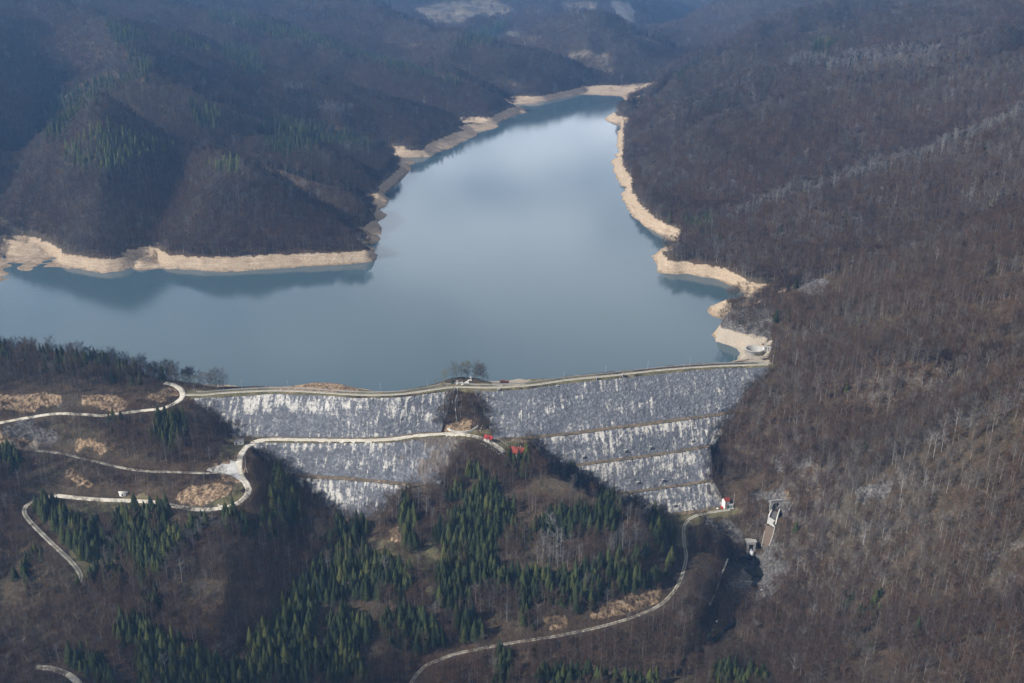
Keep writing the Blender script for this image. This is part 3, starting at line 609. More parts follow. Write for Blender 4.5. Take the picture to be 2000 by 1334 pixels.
def resample(Pl, n_):
    d = np.r_[0, np.cumsum(np.linalg.norm(np.diff(Pl, axis=0), axis=1))]; t = np.linspace(0, d[-1], n_)
    return np.stack([np.interp(t, d, Pl[:, k]) for k in range(3)], 1), d[-1]
EDGES = []
for fi, (which, A, B) in enumerate(FACES):
    A = smooth_line(A, 3.0); B = smooth_line(B, 3.0); la = resample(A, 10)[1]; lb = resample(B, 10)[1]
    nuu = int(max(la, lb) / .65); hgt = np.linalg.norm(A[len(A) // 2] - B[len(B) // 2]); nvv = int(hgt / .65)
    A, _ = resample(A, nuu); B, _ = resample(B, nuu); v = np.linspace(0, 1, nvv)[:, None, None]; G = A[None] * (1 - v) + B[None] * v
    U = G[..., 0] * 1.0 + fi * 37; Vv = np.broadcast_to(np.linspace(0, hgt, nvv)[:, None], U.shape) + fi * 91
    du = np.gradient(G, axis=1); dv = np.gradient(G, axis=0); nn = np.cross(dv, du); nn /= np.linalg.norm(nn, axis=2)[..., None] + 1e-9
    if nn[..., 2].mean() < 0: nn = -nn
    d1, r1 = cells(U / 1.9, Vv / 1.9, fi + 1); d2, r2 = cells(U / 1.05, Vv / 1.05, fi + 40)
    d3, r3 = cells(U / 4.2, Vv / 3.6, fi + 80); bigr = (r3 > .72) * np.clip(.55 - d3, 0, 1) * 1.0
    disp = (.75 - d1) * (.3 + r1) * .5 + (.7 - d2) * r2 * .4 + bigr + (fbm(U / 18, Vv / 30, 3, fi) - .5) * 2.4
    G = G + nn * disp[..., None]; EDGES.append((which, G[0], G[-1]))
    me = new_mesh('rock_face', G.reshape(-1, 3), grid_faces(nvv, nuu), False)
    idx = np.zeros(len(me.loops), np.int32); me.loops.foreach_get('vertex_index', idx); uvl = me.uv_layers.new(name='UVMap')
    uvl.data.foreach_set('uv', np.stack([U, Vv], -1).reshape(-1, 2)[idx].astype(np.float32).ravel())
    vv = np.broadcast_to(np.linspace(0, 1, nvv)[:, None], U.shape); uu = np.broadcast_to(np.linspace(0, 1, nuu)[None], U.shape)
    if which == 'L': stk = .085 - .09 * vv - .04 * (fi == 5)
    else: stk = .0 + .08 * (fi > 0) * (1 - vv) - .03 * (fi == 0) * (uu > .5)
    ed = np.minimum(uu, 1 - uu); bru = -.06 + .16 * np.exp(-ed / .03) + .10 * np.exp(-vv / .03)
    if fi == 5: bru = bru + .30 * np.clip((uu - .62) * 4, 0, 1) * (1 - .3 * vv) + .10 * np.exp(-vv / .12)
    tn = np.clip(.55 * r1 + .35 * r2 + .1 + (.5 - d1) * .25, 0, 1); tn = np.where(bigr > .15, .55 + .4 * r3 * (r3 > .8), tn)
    for nm, Aa in (('streak', stk), ('brush', bru), ('tone', tn)):
        at = me.attributes.new(nm, 'FLOAT', 'POINT'); at.data.foreach_set('value', np.ascontiguousarray(Aa, np.float32).ravel())
    if me.polygons[0].normal.z < 0: me.flip_normals()
    par = dams[which]; o = link('rock_face', me, dm, par); o.location = -par.location
for i, j in ((0, 1), (1, 2), (2, 3), (5, 6)):
    A = resample(EDGES[i][2], 300)[0]; B = resample(EDGES[j][1], 300)[0]; par = dams[EDGES[i][0]]
    A[:, 2] += .25; B[:, 2] += .25; A[:, 1] += .6; B[:, 1] -= .3; Mm = (A + B) / 2; Mm[:, 2] += .2 + .35 * vnoise(Mm[:, 0] / 3, Mm[:, 1] / 3, 4)
    me = new_mesh('berm', np.stack([A, Mm, B]).reshape(-1, 3), grid_faces(3, 300), True)
    if me.polygons[0].normal.z < 0: me.flip_normals()
    o = link('berm', me, bm_, par); o.location = -par.location
for which, top_, bot_ in EDGES:
    A = resample(bot_, 240)[0]; par = dams[which]; Bq = A.copy(); Bq[:, 1] -= 1.6; Bq[:, 2] -= .35; Cq = A.copy(); Cq[:, 1] -= 4.2; Cq[:, 2] = ground(Cq[:, 0], Cq[:, 1]) - .15; Bq[:, 2] = np.maximum(Bq[:, 2], ground(Bq[:, 0], Bq[:, 1]) + .1)
    me = new_mesh('toe_strip', np.stack([A, Bq, Cq]).reshape(-1, 3), grid_faces(3, 240), True)
    if me.polygons[0].normal.z < 0: me.flip_normals()
    o = link('toe_strip', me, bm_, par); o.location = -par.location
print("land", round(time.time() - T0, 1))
# ------------------------------------------------------------------ buildings, masts and concrete works
WHITE = plain('white_render', (.72, .70, .66), .85, .12, 1.5); CONC = plain('concrete', (.36, .35, .33), .9, .35, .7); CONCP = plain('pale_concrete', (.55, .53, .48), .9, .3, .6)
REDR = plain('red_tile', (.26, .042, .026), .7, .25, 2.0); REDM = plain('red_sheet_roof', (.36, .022, .028), .5, .15, 1.0); DARK = plain('dark_opening', (.012, .012, .014), .6, .1); GLASS = plain('window_glass', (.03, .04, .055), .15, .1)
WOODM = plain('weathered_wood', (.16, .10, .06), .85, .3, 3); STEEL = plain('galvanised_steel', (.45, .46, .47), .5, .2, 3, .3); REDP = plain('red_paint', (.55, .02, .02), .35, .1); GREENP = plain('green_paint', (.10, .20, .16), .6, .3, 2)
BRONZE = plain('rusty_steel', (.22, .09, .05), .8, .35, 3); GREYR = plain('grey_felt_roof', (.16, .155, .16), .9, .3, 2)
def gable_prism(mb, L, W, zb, rh, over=.5, th=.18):
    """two roof slabs with thickness, ridge along local x"""
    for s in (1, -1):
        a = (0, zb + rh); b_ = (s * (W / 2 + over), zb - over * rh / (W / 2))
        x0, x1 = -L / 2 - over, L / 2 + over
        mb.poly([(x0, a[0], a[1]), (x1, a[0], a[1]), (x1, b_[0], b_[1]), (x0, b_[0], b_[1]), (x0, a[0], a[1] + th), (x1, a[0], a[1] + th), (x1, b_[0], b_[1] + th), (x0, b_[0], b_[1] + th)],
                [(0,1,2,3),(7,6,5,4),(0,4,5,1),(1,5,6,2),(2,6,7,3),(3,7,4,0)])
    return mb
def window(root, x, y, z, w, h, axis, out, frame=WHITE):
    """a window proud of the wall face: axis 'x' = wall runs along x"""
    def bx(m, u0, u1, z0, z1, d0, d1):
        d0, d1 = sorted((d0 * out, d1 * out))
        return m.box(u0, u1, y + d0, y + d1, z0, z1) if axis == 'x' else m.box(x + d0, x + d1, u0, u1, z0, z1)
    c = x if axis == 'x' else y; fr = MB()
    for u0, u1, z0, z1 in ((c - w/2 - .1, c + w/2 + .1, z - .12, z), (c - w/2 - .1, c + w/2 + .1, z + h, z + h + .1), (c - w/2 - .1, c - w/2, z, z + h), (c + w/2, c + w/2 + .1, z, z + h), (c - .04, c + .04, z, z + h)): bx(fr, u0, u1, z0, z1, .003, .10)
    f = fr.build('window', frame, root); pn = MB(); bx(pn, c - w/2, c + w/2, z, z + h, .002, .05); pn.build('pane', GLASS, f); return f
def door(root, x, y, z, w, h, axis, out, mat=WOODM):
    m = MB(); d0, d1 = sorted((.002 * out, .08 * out))
    if axis == 'x': m.box(x - w/2, x + w/2, y + d0, y + d1, z, z + h)
    else: m.box(x + d0, x + d1, y - w/2, y + w/2, z, z + h)
    return m.build('door', mat, root)
def walls_gable(L, W, h, rh):
    m = MB(); x, y = L / 2, W / 2
    m.poly([(-x,-y,-2.5),(x,-y,-2.5),(x,y,-2.5),(-x,y,-2.5),(-x,-y,h),(x,-y,h),(x,y,h),(-x,y,h),(-x,0,h+rh),(x,0,h+rh)],
           [(0,3,2,1),(0,1,5,4),(2,3,7,6),(1,2,6,9,5),(3,0,4,8,7),(4,5,9,8),(6,7,8,9)])
    return m
def place(px, py, dz=0.0):
    p = hit(px, py); return (p.x, p.y, p.z + dz)
# house with the long red tiled roof above the road end
p = place(1010, 889); hs = tag(empty('house', (p[0], p[1], p[2] + .6), math.radians(-14)), 'white house under a long orange-red tiled roof, half hidden behind spruces at the road end', 'house')
walls_gable(11.5, 8, 3.4, 3.2).build('wall', WHITE, hs); rf = gable_prism(MB(), 11.5, 8, 3.4, 3.2, .8).build('roof', REDR, hs)
MB().box(2.2, 3.0, .6, 1.4, 4.8, 7.6).build('chimney', CONC, rf)
for xx in (-3.8, -1.0, 2.8): window(hs, xx, -4, 1.0, 1.4, 1.3, 'x', -1)
window(hs, 5.75, 0, 3.6, 1.0, 1.0, 'y', 1); window(hs, -5.75, -1.5, 1.0, 1.2, 1.2, 'y', -1); door(hs, 1.0, -4, 0, 1.0, 2.1, 'x', -1)
MB().box(5.76, 8.8, -2.8, 1.8, -2.5, 2.4).build('annex', WHITE, hs); gable_prism(MB(), 3.2, 4.6, 2.4, 1.2, .3).build('annex_roof', REDR, hs).location = (7.4, -.5, 0.01)
# small red roofed cabin on the road bend
p = place(955, 861); hs = tag(empty('cabin', (p[0], p[1], p[2] + .3), math.radians(-24)), 'small cabin with a bright red sheet roof and open porch beside the valley road', 'cabin')
walls_gable(4.2, 4.6, 2.6, 1.7).build('wall', WHITE, hs).location = (-.8, 0, 0); gable_prism(MB(), 6.4, 4.6, 2.6, 1.7, .5).build('roof', REDM, hs)
for yy in (-2.1, 2.1): MB().box(2.9, 3.1, yy - .1, yy + .1, -1, 2.6).build('porch_post', WHITE, hs)
MB().box(1.35, 3.2, -2.2, 2.2, -1.2, .15).build('porch_floor', WOODM, hs); door(hs, 1.3, 0, .1, 1.0, 2.0, 'y', 1, DARK); window(hs, -.8, -2.3, .9, 1.0, .9, 'x', -1)
# two-storey gatehouse at the toe of the taller dam
p = place(1416.5, 991); hs = tag(empty('gatehouse', (p[0], p[1], p[2] + .2), math.radians(24)), 'narrow white two-storey gatehouse with a red gable roof at the toe of the taller dam', 'gatehouse')
w_ = walls_gable(4.2, 4.4, 7.0, 1.7).build('wall', WHITE, hs); gable_prism(MB(), 4.2, 4.4, 7.0, 1.7, .45).build('roof', REDR, hs)
for zz in (1.2, 4.6):
    window(hs, -.9, -2.2, zz, .9, 1.2, 'x', -1); window(hs, 2.1, .8, zz, .9, 1.2, 'y', 1)
door(hs, .9, -2.2, 0, 1.1, 2.3, 'x', -1, DARK); MB().box(2.11, 3.3, -2.2, 1.2, 3.4, 3.6).box(3.2, 3.3, -2.2, 1.2, 3.6, 4.5).build('balcony', CONCP, hs); MB().box(-2.4, 2.4, -3.0, -2.21, 3.3, 3.5).build('ledge', BRONZE, hs)
p = place(1426.5, 993); t = tag(empty('valve_kiosk', p, math.radians(10)), 'low green metal kiosk with a pale corner pillar just right of the gatehouse', 'kiosk')
MB().box(-1.5, 1.5, -1.3, 1.3, -.6, 2.6).build('cabinet', GREENP, t); MB().box(-1.7, 1.7, -1.5, 1.5, 2.6, 2.8).build('roof', STEEL, t); MB().box(1.0, 1.45, -1.75, -1.35, -.5, 4.2).build('pillar', CONCP, t); door(t, -.4, -1.3, 0, .9, 2.0, 'x', -1, STEEL)
MB().box(-2.2, 2.6, -2.4, -1.76, -.6, .25).build('apron', CONCP, t)
# red car parked by the gatehouse
p = place(1409.6, 992.5); car = tag(empty('parked_car', (p[0], p[1], p[2] + .15), math.radians(80)), 'small bright red car parked beside the gatehouse at the dam toe', 'car')
m = MB(); prof = [(-1.9,.35),(-1.9,.75),(-1.55,.9),(-1.2,1.35),(.35,1.38),(.95,.92),(1.75,.82),(1.9,.6),(1.9,.35)]
k = len(prof); m.poly([(x, -.78, z) for x, z in prof] + [(x, .78, z) for x, z in prof], [tuple(range(k)), tuple(range(2*k-1, k-1, -1))] + [(i, i + k, (i+1) % k + k, (i+1) % k) for i in range(k)]); m.build('body', REDP, car)
for nm, q in (('windscreen', [(.38,1.34),(.93,.93)]), ('rear_window', [(-1.53,.92),(-1.22,1.33)])):
    (xa, za), (xb, zb) = q; MB().poly([(xa,-.68,za+.02),(xa,.68,za+.02),(xb,.68,zb+.02),(xb,-.68,zb+.02),(xa,-.68,za-.03),(xa,.68,za-.03),(xb,.68,zb-.03),(xb,-.68,zb-.03)], [(0,1,2,3),(7,6,5,4),(0,4,5,1),(1,5,6,2),(2,6,7,3),(3,7,4,0)]).build(nm, GLASS, car)
for s in (-1, 1):
    MB().box(-1.1, .3, s*.785 - .01, s*.785 + .01, .92, 1.26).build('side_window', GLASS, car)
    for xx in (-1.2, 1.2):
        w0 = MB().tube((xx, s*.62, .32), (xx, s*.82, .32), .32, .32, 14).build('wheel', DARK, car); MB().tube((xx, s*.80, .32), (xx, s*.84, .32), .17, .17, 10).build('rim', STEEL, w0)
# ruined hut at the hairpin
p = place(467, 866.5); t = tag(empty('roadside_hut', (p[0], p[1], p[2] + .2), math.radians(14)), 'white flat-roofed hut with two dark openings on the inside of the road bend', 'hut')
MB().box(-3.6, 3.6, -2.2, 2.2, -2.0, 2.7).build('wall', WHITE, t); MB().box(-3.9, 3.9, -2.5, 2.5, 2.7, 2.95).build('roof', GREYR, t)
MB().box(-2.6, -1.3, -2.23, -2.18, .2, 1.9).build('doorway', DARK, t); MB().box(.5, 2.0, -2.23, -2.18, .9, 1.9).build('window_opening', DARK, t); MB().box(-4.6, -3.61, -1.6, 1.2, -2, 1.7).build('lean_to', WOODM, t)
# curved white wall with a small door beside the lower road
p = place(240, 968); t = tag(empty('spring_house', p), 'half-round whitewashed wall with a small dark door above the lower road', 'spring house')
m = MB(); K = 18; out = []; inn = []
for i in range(K + 1):
    a = math.pi * i / K; hgt = 2.3 + 1.5 * math.sin(a); out.append((-3.6 * math.cos(a), -2.6 * math.sin(a) + 1.6, hgt)); inn.append((-3.3 * math.cos(a), -2.3 * math.sin(a) + 1.7, hgt))
vv = [(x, y, -.6) for x, y, h_ in out] + out + inn + [(x, y, -.6) for x, y, h_ in inn]; n1_ = K + 1
m.poly(vv, [f for i in range(K) for f in ((i, i+1, n1_+i+1, n1_+i), (n1_+i, n1_+i+1, 2*n1_+i+1, 2*n1_+i), (2*n1_+i, 2*n1_+i+1, 3*n1_+i+1, 3*n1_+i))]); m.build('wall', WHITE, t)
MB().box(-.45, .45, -1.08, -.9, 0, 1.7).build('door', DARK, t); MB().box(-3.2, 3.2, -.2, 3.4, -1, 1.9).build('earth_cover', plain('cover_soil', (.10, .075, .055), .95, .3, 1), t)
# spillway funnel on the bare bank
p = at_z(1474, 684, 12.0); t = tag(empty('spillway_funnel', p), 'round concrete spillway funnel with a pale rim on the bare bank at the dam end', 'spillway')
def ringmesh(prof, n_=48, a0=0, a1=2 * math.pi):
    m = MB(); k = len(prof); full = abs(a1 - a0 - 2 * math.pi) < 1e-6; cnt = n_ if full else n_ + 1
    v = [(r_ * math.cos(a0 + (a1 - a0) * i / n_), r_ * math.sin(a0 + (a1 - a0) * i / n_), z_) for i in range(cnt) for r_, z_ in prof]
    f = [(i * k + j, ((i + 1) % cnt) * k + j, ((i + 1) % cnt) * k + j + 1, i * k + j + 1) for i in range(n_) for j in range(k - 1)]
    return m.poly(v, f)
ringmesh([(8.3, -5.5), (8.3, 1.3), (8.9, 1.5)]).build('outer_wall', CONC, t, True); ringmesh([(8.9, 1.5), (8.9, 1.8), (8.2, 2.0), (7.6, 1.7)]).build('rim', CONC, t); ringmesh([(7.6, 1.7), (6.0, .2), (4.2, -3.0), (3.4, -7)]).build('funnel', CONC, t, True)
q = ringmesh([(.01, -6.9), (3.5, -6.9)]).build('shaft', DARK, t)
for i, (px, py) in enumerate(((1492, 686), (1498, 686.5), (1503, 687))):
    p = at_z(px, py, 12.0); t = tag(empty('concrete_pier', p, .2), ['pale concrete pier touching the rim of the spillway funnel', 'middle pale concrete pier of the three beside the funnel', 'concrete pier nearest the wooded slope beside the funnel'][i], 'pier', 'piers beside the spillway funnel')
    MB().box(-.8, .8, -2.0, 2.0, -5, 4.4).build('shaft', CONCP, t); MB().box(-1.0, 1.0, -2.3, 2.3, 4.4, 4.8).build('cap', CONC, t)
# spillway tunnel mouth with its chute
p = place(1515, 998); t = tag(empty('tunnel_portal', (p[0], p[1], p[2]), math.radians(8)), 'arched concrete tunnel mouth high on the right bank with a walled chute below', 'tunnel portal')
m = MB(); K = 14; R_ = 3.0; cz = 3.4; arc = [(R_ * math.cos(math.pi * i / K), cz + R_ * math.sin(math.pi * i / K)) for i in range(K + 1)]
pts = [(R_, -1.0)] + arc + [(-R_, -1.0)]; fr = []
def facev(y): return [(x, y, z) for x, z in pts]
outer = [(4.9, -1.0)] + [(4.9, 8.6) if a[0] > .01 else (-4.9, 8.6) for a in arc] + [(-4.9, -1.0)]
outer = [(4.9, -1.0)] + [(4.9 - 9.8 * i / K, 8.6) if 0 < i < K else ((4.9, 8.6) if i == 0 else (-4.9, 8.6)) for i in range(K + 1)] + [(-4.9, -1.0)]
k = len(pts); v = facev(0) + [(x, 0, z) for x, z in outer] + [(x, 5, z) for x, z in pts] + [(x, 1.4, z) for x, z in outer]
f = [(i, i+1, k+i+1, k+i) for i in range(k-1)] + [(i+1, i, 2*k+i, 2*k+i+1) for i in range(k-1)] + [(k+i, k+i+1, 3*k+i+1, 3*k+i) for i in range(k-1)]
m.poly(v, f); m.build('portal_frame', CONC, t); MB().box(-3.1, 3.1, 4.9, 5.0, -1, 6.6).build('dark_bore', DARK, t); MB().box(-.25, .25, .4, .9, 3.2, 6.35).build('centre_post', CONC, t); MB().box(-5.2, 5.2, -.45, .3, 8.6, 9.1).build('lintel', CONC, t)
def ribbon_wall(name, pts, h, th, mat, parent, inv, zoff=0.0):
    """wall following world points; written in the parent's space through inv"""
    L = smooth_line(pts, 2.0); tt = np.gradient(L[:, :2], axis=0); tt /= np.linalg.norm(tt, axis=1)[:, None] + 1e-9; nr = np.stack([-tt[:, 1], tt[:, 0]], 1) * th / 2
    rows = []
    for s, z0 in ((-1, -2.5), (-1, h), (1, h), (1, -2.5)):
        q = L.copy(); q[:, :2] += nr * s; q[:, 2] += z0 + zoff; rows.append(q)
    R = np.array(rows + [rows[0]]).reshape(-1, 3)
    if inv is not None: R = np.array([tuple(inv @ Vector(r)) for r in R])
    return link(name, new_mesh(name, R, grid_faces(5, len(L))), mat, parent)
def inv_of(e): return Matrix.Translation(e.location).inverted() if e.rotation_euler.z == 0 else (Matrix.Translation(e.location) @ Matrix.Rotation(e.rotation_euler.z, 4, 'Z')).inverted()
def drape(pts, dz=.3): return [(*hit(a, b_)[:2], hit(a, b_)[2] + dz) for a, b_ in pts]
iv = inv_of(t)
ribbon_wall('chute_wall', drape([(1507, 1002), (1501.5, 1012), (1498, 1033)]), 2.4, .8, CONCP, t, iv); ribbon_wall('chute_wall', drape([(1522, 1003), (1517.5, 1015), (1513.5, 1034)]), 2.4, .8, CONCP, t, iv)
def strip(name, ptsL, ptsR, mat, parent, iv, dz=.4):
    A = smooth_line(drape(ptsL, dz), 1.5); B = smooth_line(drape(ptsR, dz), 1.5); A = resample(A, 30)[0]; B = resample(B, 30)[0]; zc = np.maximum(A[:, 2], B[:, 2]); A[:, 2] = zc; B[:, 2] = zc
    Mz = (A + B) / 2; Mz[:, 2] = np.maximum(zc, ground(Mz[:, 0], Mz[:, 1]) + .3) ; R = np.stack([A, Mz, B]).reshape(-1, 3); R = np.array([tuple(iv @ Vector(r)) for r in R]); me = new_mesh(name, R, grid_faces(3, 30), True)
    if me.polygons[0].normal.z < 0: me.flip_normals()
    return link(name, me, mat, parent)
strip('chute_floor', [(1508, 1001), (1502.5, 1012), (1499, 1017)], [(1521, 1002), (1516.5, 1014), (1513, 1018)], plain('wet_concrete', (.09, .085, .08), .6, .3, 1), t, iv)
strip('pale_slab', [(1499, 1017), (1498.6, 1033)], [(1513, 1018), (1512.6, 1034)], CONC, t, iv); strip('channel_bed', [(1497, 1034), (1493, 1052), (1488, 1071)], [(1511, 1036), (1506, 1055), (1499, 1073)], plain('stained_channel', (.13, .095, .07), .9, .25, .8), t, iv)
ribbon_wall('channel_wall', drape([(1496, 1035), (1491.5, 1053), (1487, 1071)]), 1.3, .6, CONC, t, iv); ribbon_wall('channel_wall', drape([(1512, 1037), (1508, 1055), (1501, 1073)]), 1.3, .6, CONC, t, iv)
# bottom outlet
p = place(1465.5, 1079); t = tag(empty('outlet_portal', (p[0], p[1], p[2] - .3), math.radians(2)), 'grey square outlet portal with white water jetting from its black opening', 'outlet portal')
MB().box(-3.3, -1.8, -1.5, 3, -2, 8).box(1.8, 3.3, -1.5, 3, -2, 8).box(-1.8, 1.8, -1.4, 3, 6.4, 8).build('portal_frame', CONC, t); MB().box(-1.8, 1.8, 1.5, 1.7, -1, 6.4).build('dark_opening', DARK, t); MB().box(-4.2, 4.2, -1.2, 4, 8, 8.7).build('top_slab', CONC, t)
FOAM = plain('white_water', (.78, .80, .82), .5, .15, 2.5); m = MB(); rngf = random.Random(4)
for i in range(60):
    tq = rngf.random(); c = Vector((rngf.gauss(0, .35 + .5 * tq), 1.2 - 5.5 * tq, 1.6 - 2.0 * tq * tq + rngf.gauss(0, .15))); e_ = c + Vector((rngf.gauss(0, .25), -rngf.uniform(.8, 1.8), -rngf.uniform(.1, .5))); m.tube(c, e_, rngf.uniform(.15, .4), .08, 5)
m.build('water_jet', FOAM, t)
pool = flat_poly('pool_water', [(1440,1093),(1452,1088),(1466,1086),(1480,1092),(1486,1100),(1478,1106),(1484,1112),(1492,1125),(1478,1128),(1462,1122),(1452,1114),(1458,1106),(1446,1104)], -81.0, PW); pool.location.z = .9; tag(pool, kind='structure')
tag(stream('stream_water', [(1476,1126,-82),(1474,1140,-83),(1478,1155,-83.5),(1474,1172,-84),(1460,1192,-85),(1440,1212,-86)], 2.6, PW), kind='structure')
tag(stream('stream_water', [(1432,1222,-86),(1418,1238,-87),(1398,1258,-88),(1372,1282,-89),(1342,1310,-90),(1315,1340,-91)], 1.6, PW), kind='structure')
# free-standing concrete walls
def wall_thing(name, pts, h, th, mat, label, cat, dz=0.0):
    o = ribbon_wall(name, drape(pts, 0), h, th, mat, None, None, dz); return tag(o, label, cat)
wall_thing('retaining_wall', [(1421,1096),(1416,1110),(1410,1124)], 2.2, .8, CONCP, 'pale upper stretch of the straight concrete wall left of the dark pool', 'wall'); wall_thing('retaining_wall', [(1409,1128),(1398,1158),(1385,1188)], 1.6, .8, CONC, 'dark stained lower stretch of the straight wall running down to the stream', 'wall')
wall_thing('retaining_wall', [(874,840),(890,845),(905,846),(922,843),(934,835)], 1.6, .5, CONCP, 'curved grey wall under the orange earth scar between the two dams', 'wall')
wall_thing('drain_channel', [(1404,852),(1396,866),(1391,882),(1387,905),(1384,926),(1392,944),(1402,964),(1411,983)], .9, 1.0, CONCP, 'thin pale concrete gutter down the right edge of the taller dam', 'gutter', .6)
wall_thing('drain_channel', [(1076,895),(1092,905),(1104,916)], .8, .8, CONCP, 'short pale gutter below the red-roofed house at the dam edge', 'gutter')
L_ = ROADL['crest_road']; tt = np.gradient(L_[:, :2], axis=0); tt /= np.linalg.norm(tt, axis=1)[:, None]; up_ = L_.copy(); nrr = np.stack([-tt[:, 1], tt[:, 0]], 1); nrr *= np.sign(nrr[:, 1:2]); up_[:, :2] += nrr * 5.2
up_[:, 2] = ground(up_[:, 0], up_[:, 1]); tag(ribbon_wall('parapet_wall', up_[4:-2:3], .9, .45, CONC, None, None), 'long low grey parapet along the lake side of both dam crests', 'parapet')
# instrument shafts on the dam faces
for i, (px, py, lab) in enumerate(((1139,901,'leftmost of the four shafts on the middle berm'),(1221,887,'second from left of the four on the middle berm'),(1270,880,'third from left of the four on the middle berm'),(1351,868,'rightmost of the four on the middle berm'),
        (1245,951,'left one of two on the lowest berm'),(1294,946,'right one of two on the lowest berm'),(1316,996,'alone at the foot of the lowest face'),(974,765,'under the crest nearest the wooded knoll'),(1089,758,'under the crest, second from the knoll'),(1166,744,'under the crest, third from the knoll'),(1217,736,'under the crest, farthest from the knoll'))):
    p = place(px, py); top = i >= 7; t = tag(empty('instrument_shaft', p, .3), f"small concrete instrument shaft {lab}", 'shaft', 'instrument shafts on the taller dam')
    MB().box(-.55, .55, -.55, .55, -2, 3.4 if not top else 2.2).build('shaft', CONC, t); MB().box(-1.3, 1.3, -1.0, 1.0, 3.4 if not top else 2.2, 3.75 if not top else 2.5).build('cap', CONC, t); MB().box(-.4, .4, -.58, -.54, .3, 2.0).build('hatch', DARK, t)
# lamp masts along the crest
for i, (px, py) in enumerate(((380,768),(473,759),(563,760),(743,765),(835,757),(1101,742),(1183,730),(1265,721),(1347,716),(1433,710),(1509,709))):
    p = place(px, py + .5); lab = ['at the left end of the crest beside the junction', 'near the bare trees at the left end of the crest', 'at the left foot of the low earth bank', 'right of the low earth bank', 'left of the wooded knoll', 'first right of the pale sand heap', 'second right of the pale sand heap', 'third right of the pale sand heap', 'fourth right of the pale sand heap', 'in front of the dark cove', 'at the right end of the crest by the slope'][i]
    t = tag(empty('lamp_mast', p), f"slim grey lamp mast {lab}", 'lamp mast', 'lamp masts along the dam crest'); MB().tube((0,0,-1), (0,0,7.6), .13, .07, 8).build('mast', STEEL, t); a_ = MB().tube((0,0,7.5), (0,-1.2,7.8), .05, .04, 6).build('arm', STEEL, t); MB().box(-.12, .12, -1.7, -1.1, 7.72, 7.86).build('lamp', CONCP, a_)
p = place(1432, 993); t = tag(empty('utility_pole', p), 'tall grey pole standing behind the green kiosk', 'pole'); MB().tube((0,0,-1), (0,0,13.5), .22, .14, 8).build('shaft', CONC, t); MB().box(-.9, .9, -.06, .06, 12.7, 12.85).build('crossarm', WOODM, t)
p = place(1442, 993); t = tag(empty('utility_pole', p), 'shorter wooden pole right of the tall grey one', 'pole'); MB().tube((0,0,-1), (0,0,8.0), .16, .11, 8).build('shaft', WOODM, t); MB().box(-.6, .6, -.05, .05, 7.4, 7.52).build('crossarm', WOODM, t)
# memorial crosses and steps on the knoll
for px, py, h_, lab in ((919.5, 743, 3.6, 'white cross at the top of the steps on the wooded knoll'), (893, 750.5, 3.2, 'smaller white cross low on the wooded knoll beside a bench wall')):
    p = place(px, py); t = tag(empty('white_cross', p), lab, 'cross'); MB().box(-.18, .18, -.18, .18, -.5, h_).build('upright', WHITE, t); MB().box(-1.1, 1.1, -.15, .15, h_ * .66, h_ * .66 + .3).build('crossbar', WHITE, t); MB().box(-.9, .9, -.9, .9, -.5, .35).build('plinth', CONCP, t)
for pts, lab, nm in (([(888,749.5),(904,749)], 'low white bench wall beside the smaller cross', 'bench_wall'), ([(908,748.5),(916,749.5)], 'short white wall at the foot of the knoll', 'bench_wall')): wall_thing(nm, pts, .8, .6, WHITE, lab, 'low wall')
m = MB(); a_ = Vector(place(901, 752)); b2 = Vector(place(917, 743)); nst = 16; t = tag(empty('stone_steps', a_), 'straight pale steps climbing the knoll to the white cross', 'steps')
dxy = (b2 - a_); side = Vector((-dxy.y, dxy.x, 0)).normalized() * 1.0
for i in range(nst):
    c0 = dxy * (i / nst); c1 = dxy * ((i + 1) / nst); z1 = c1.z + .25
    m.poly([tuple(c0 - side)[:2] + (c0.z - .8,), tuple(c1 - side)[:2] + (c0.z - .8,), tuple(c1 + side)[:2] + (c0.z - .8,), tuple(c0 + side)[:2] + (c0.z - .8,), tuple(c0 - side)[:2] + (z1,), tuple(c1 - side)[:2] + (z1,), tuple(c1 + side)[:2] + (z1,), tuple(c0 + side)[:2] + (z1,)], [(0,3,2,1),(4,5,6,7),(0,1,5,4),(1,2,6,5),(2,3,7,6),(3,0,4,7)])
m.build('step_flight', CONCP, t)
p = place(985, 748); t = tag(empty('work_barge', (p[0], p[1], p[2] + .3), .15), 'rusty red-brown work barge drawn up beside the pale sand heap', 'barge'); mm = MB()
mm.poly([(-3.4,-1.2,0),(3.4,-1.2,0),(3.4,1.2,0),(-3.4,1.2,0),(-4.2,-1.5,1.3),(4.2,-1.5,1.3),(4.2,1.5,1.3),(-4.2,1.5,1.3)], [(0,3,2,1),(4,5,6,7),(0,1,5,4),(1,2,6,5),(2,3,7,6),(3,0,4,7)]); mm.build('hull', BRONZE, t); MB().box(-3.2, -1.0, -1.0, 1.0, 1.301, 2.3).build('cabin', BRONZE, t)
# pipeline down the knoll
for pts, lab in (([(888,760),(886,770),(883,782),(884,792)], 'left of two pale pipes running down the knoll below the crest'), ([(893,760),(894,772),(889,790),(891,815),(893,828)], 'longer right-hand pale pipe running down the knoll below the crest')):
    L = smooth_line(drape(pts, .9), 2); m = MB()
    for a_, b2 in zip(L[:-1], L[1:]): m.tube(a_, b2, .32, .32, 6, False)
    tag(m.build('water_pipe', STEEL, None, True), lab, 'pipe')
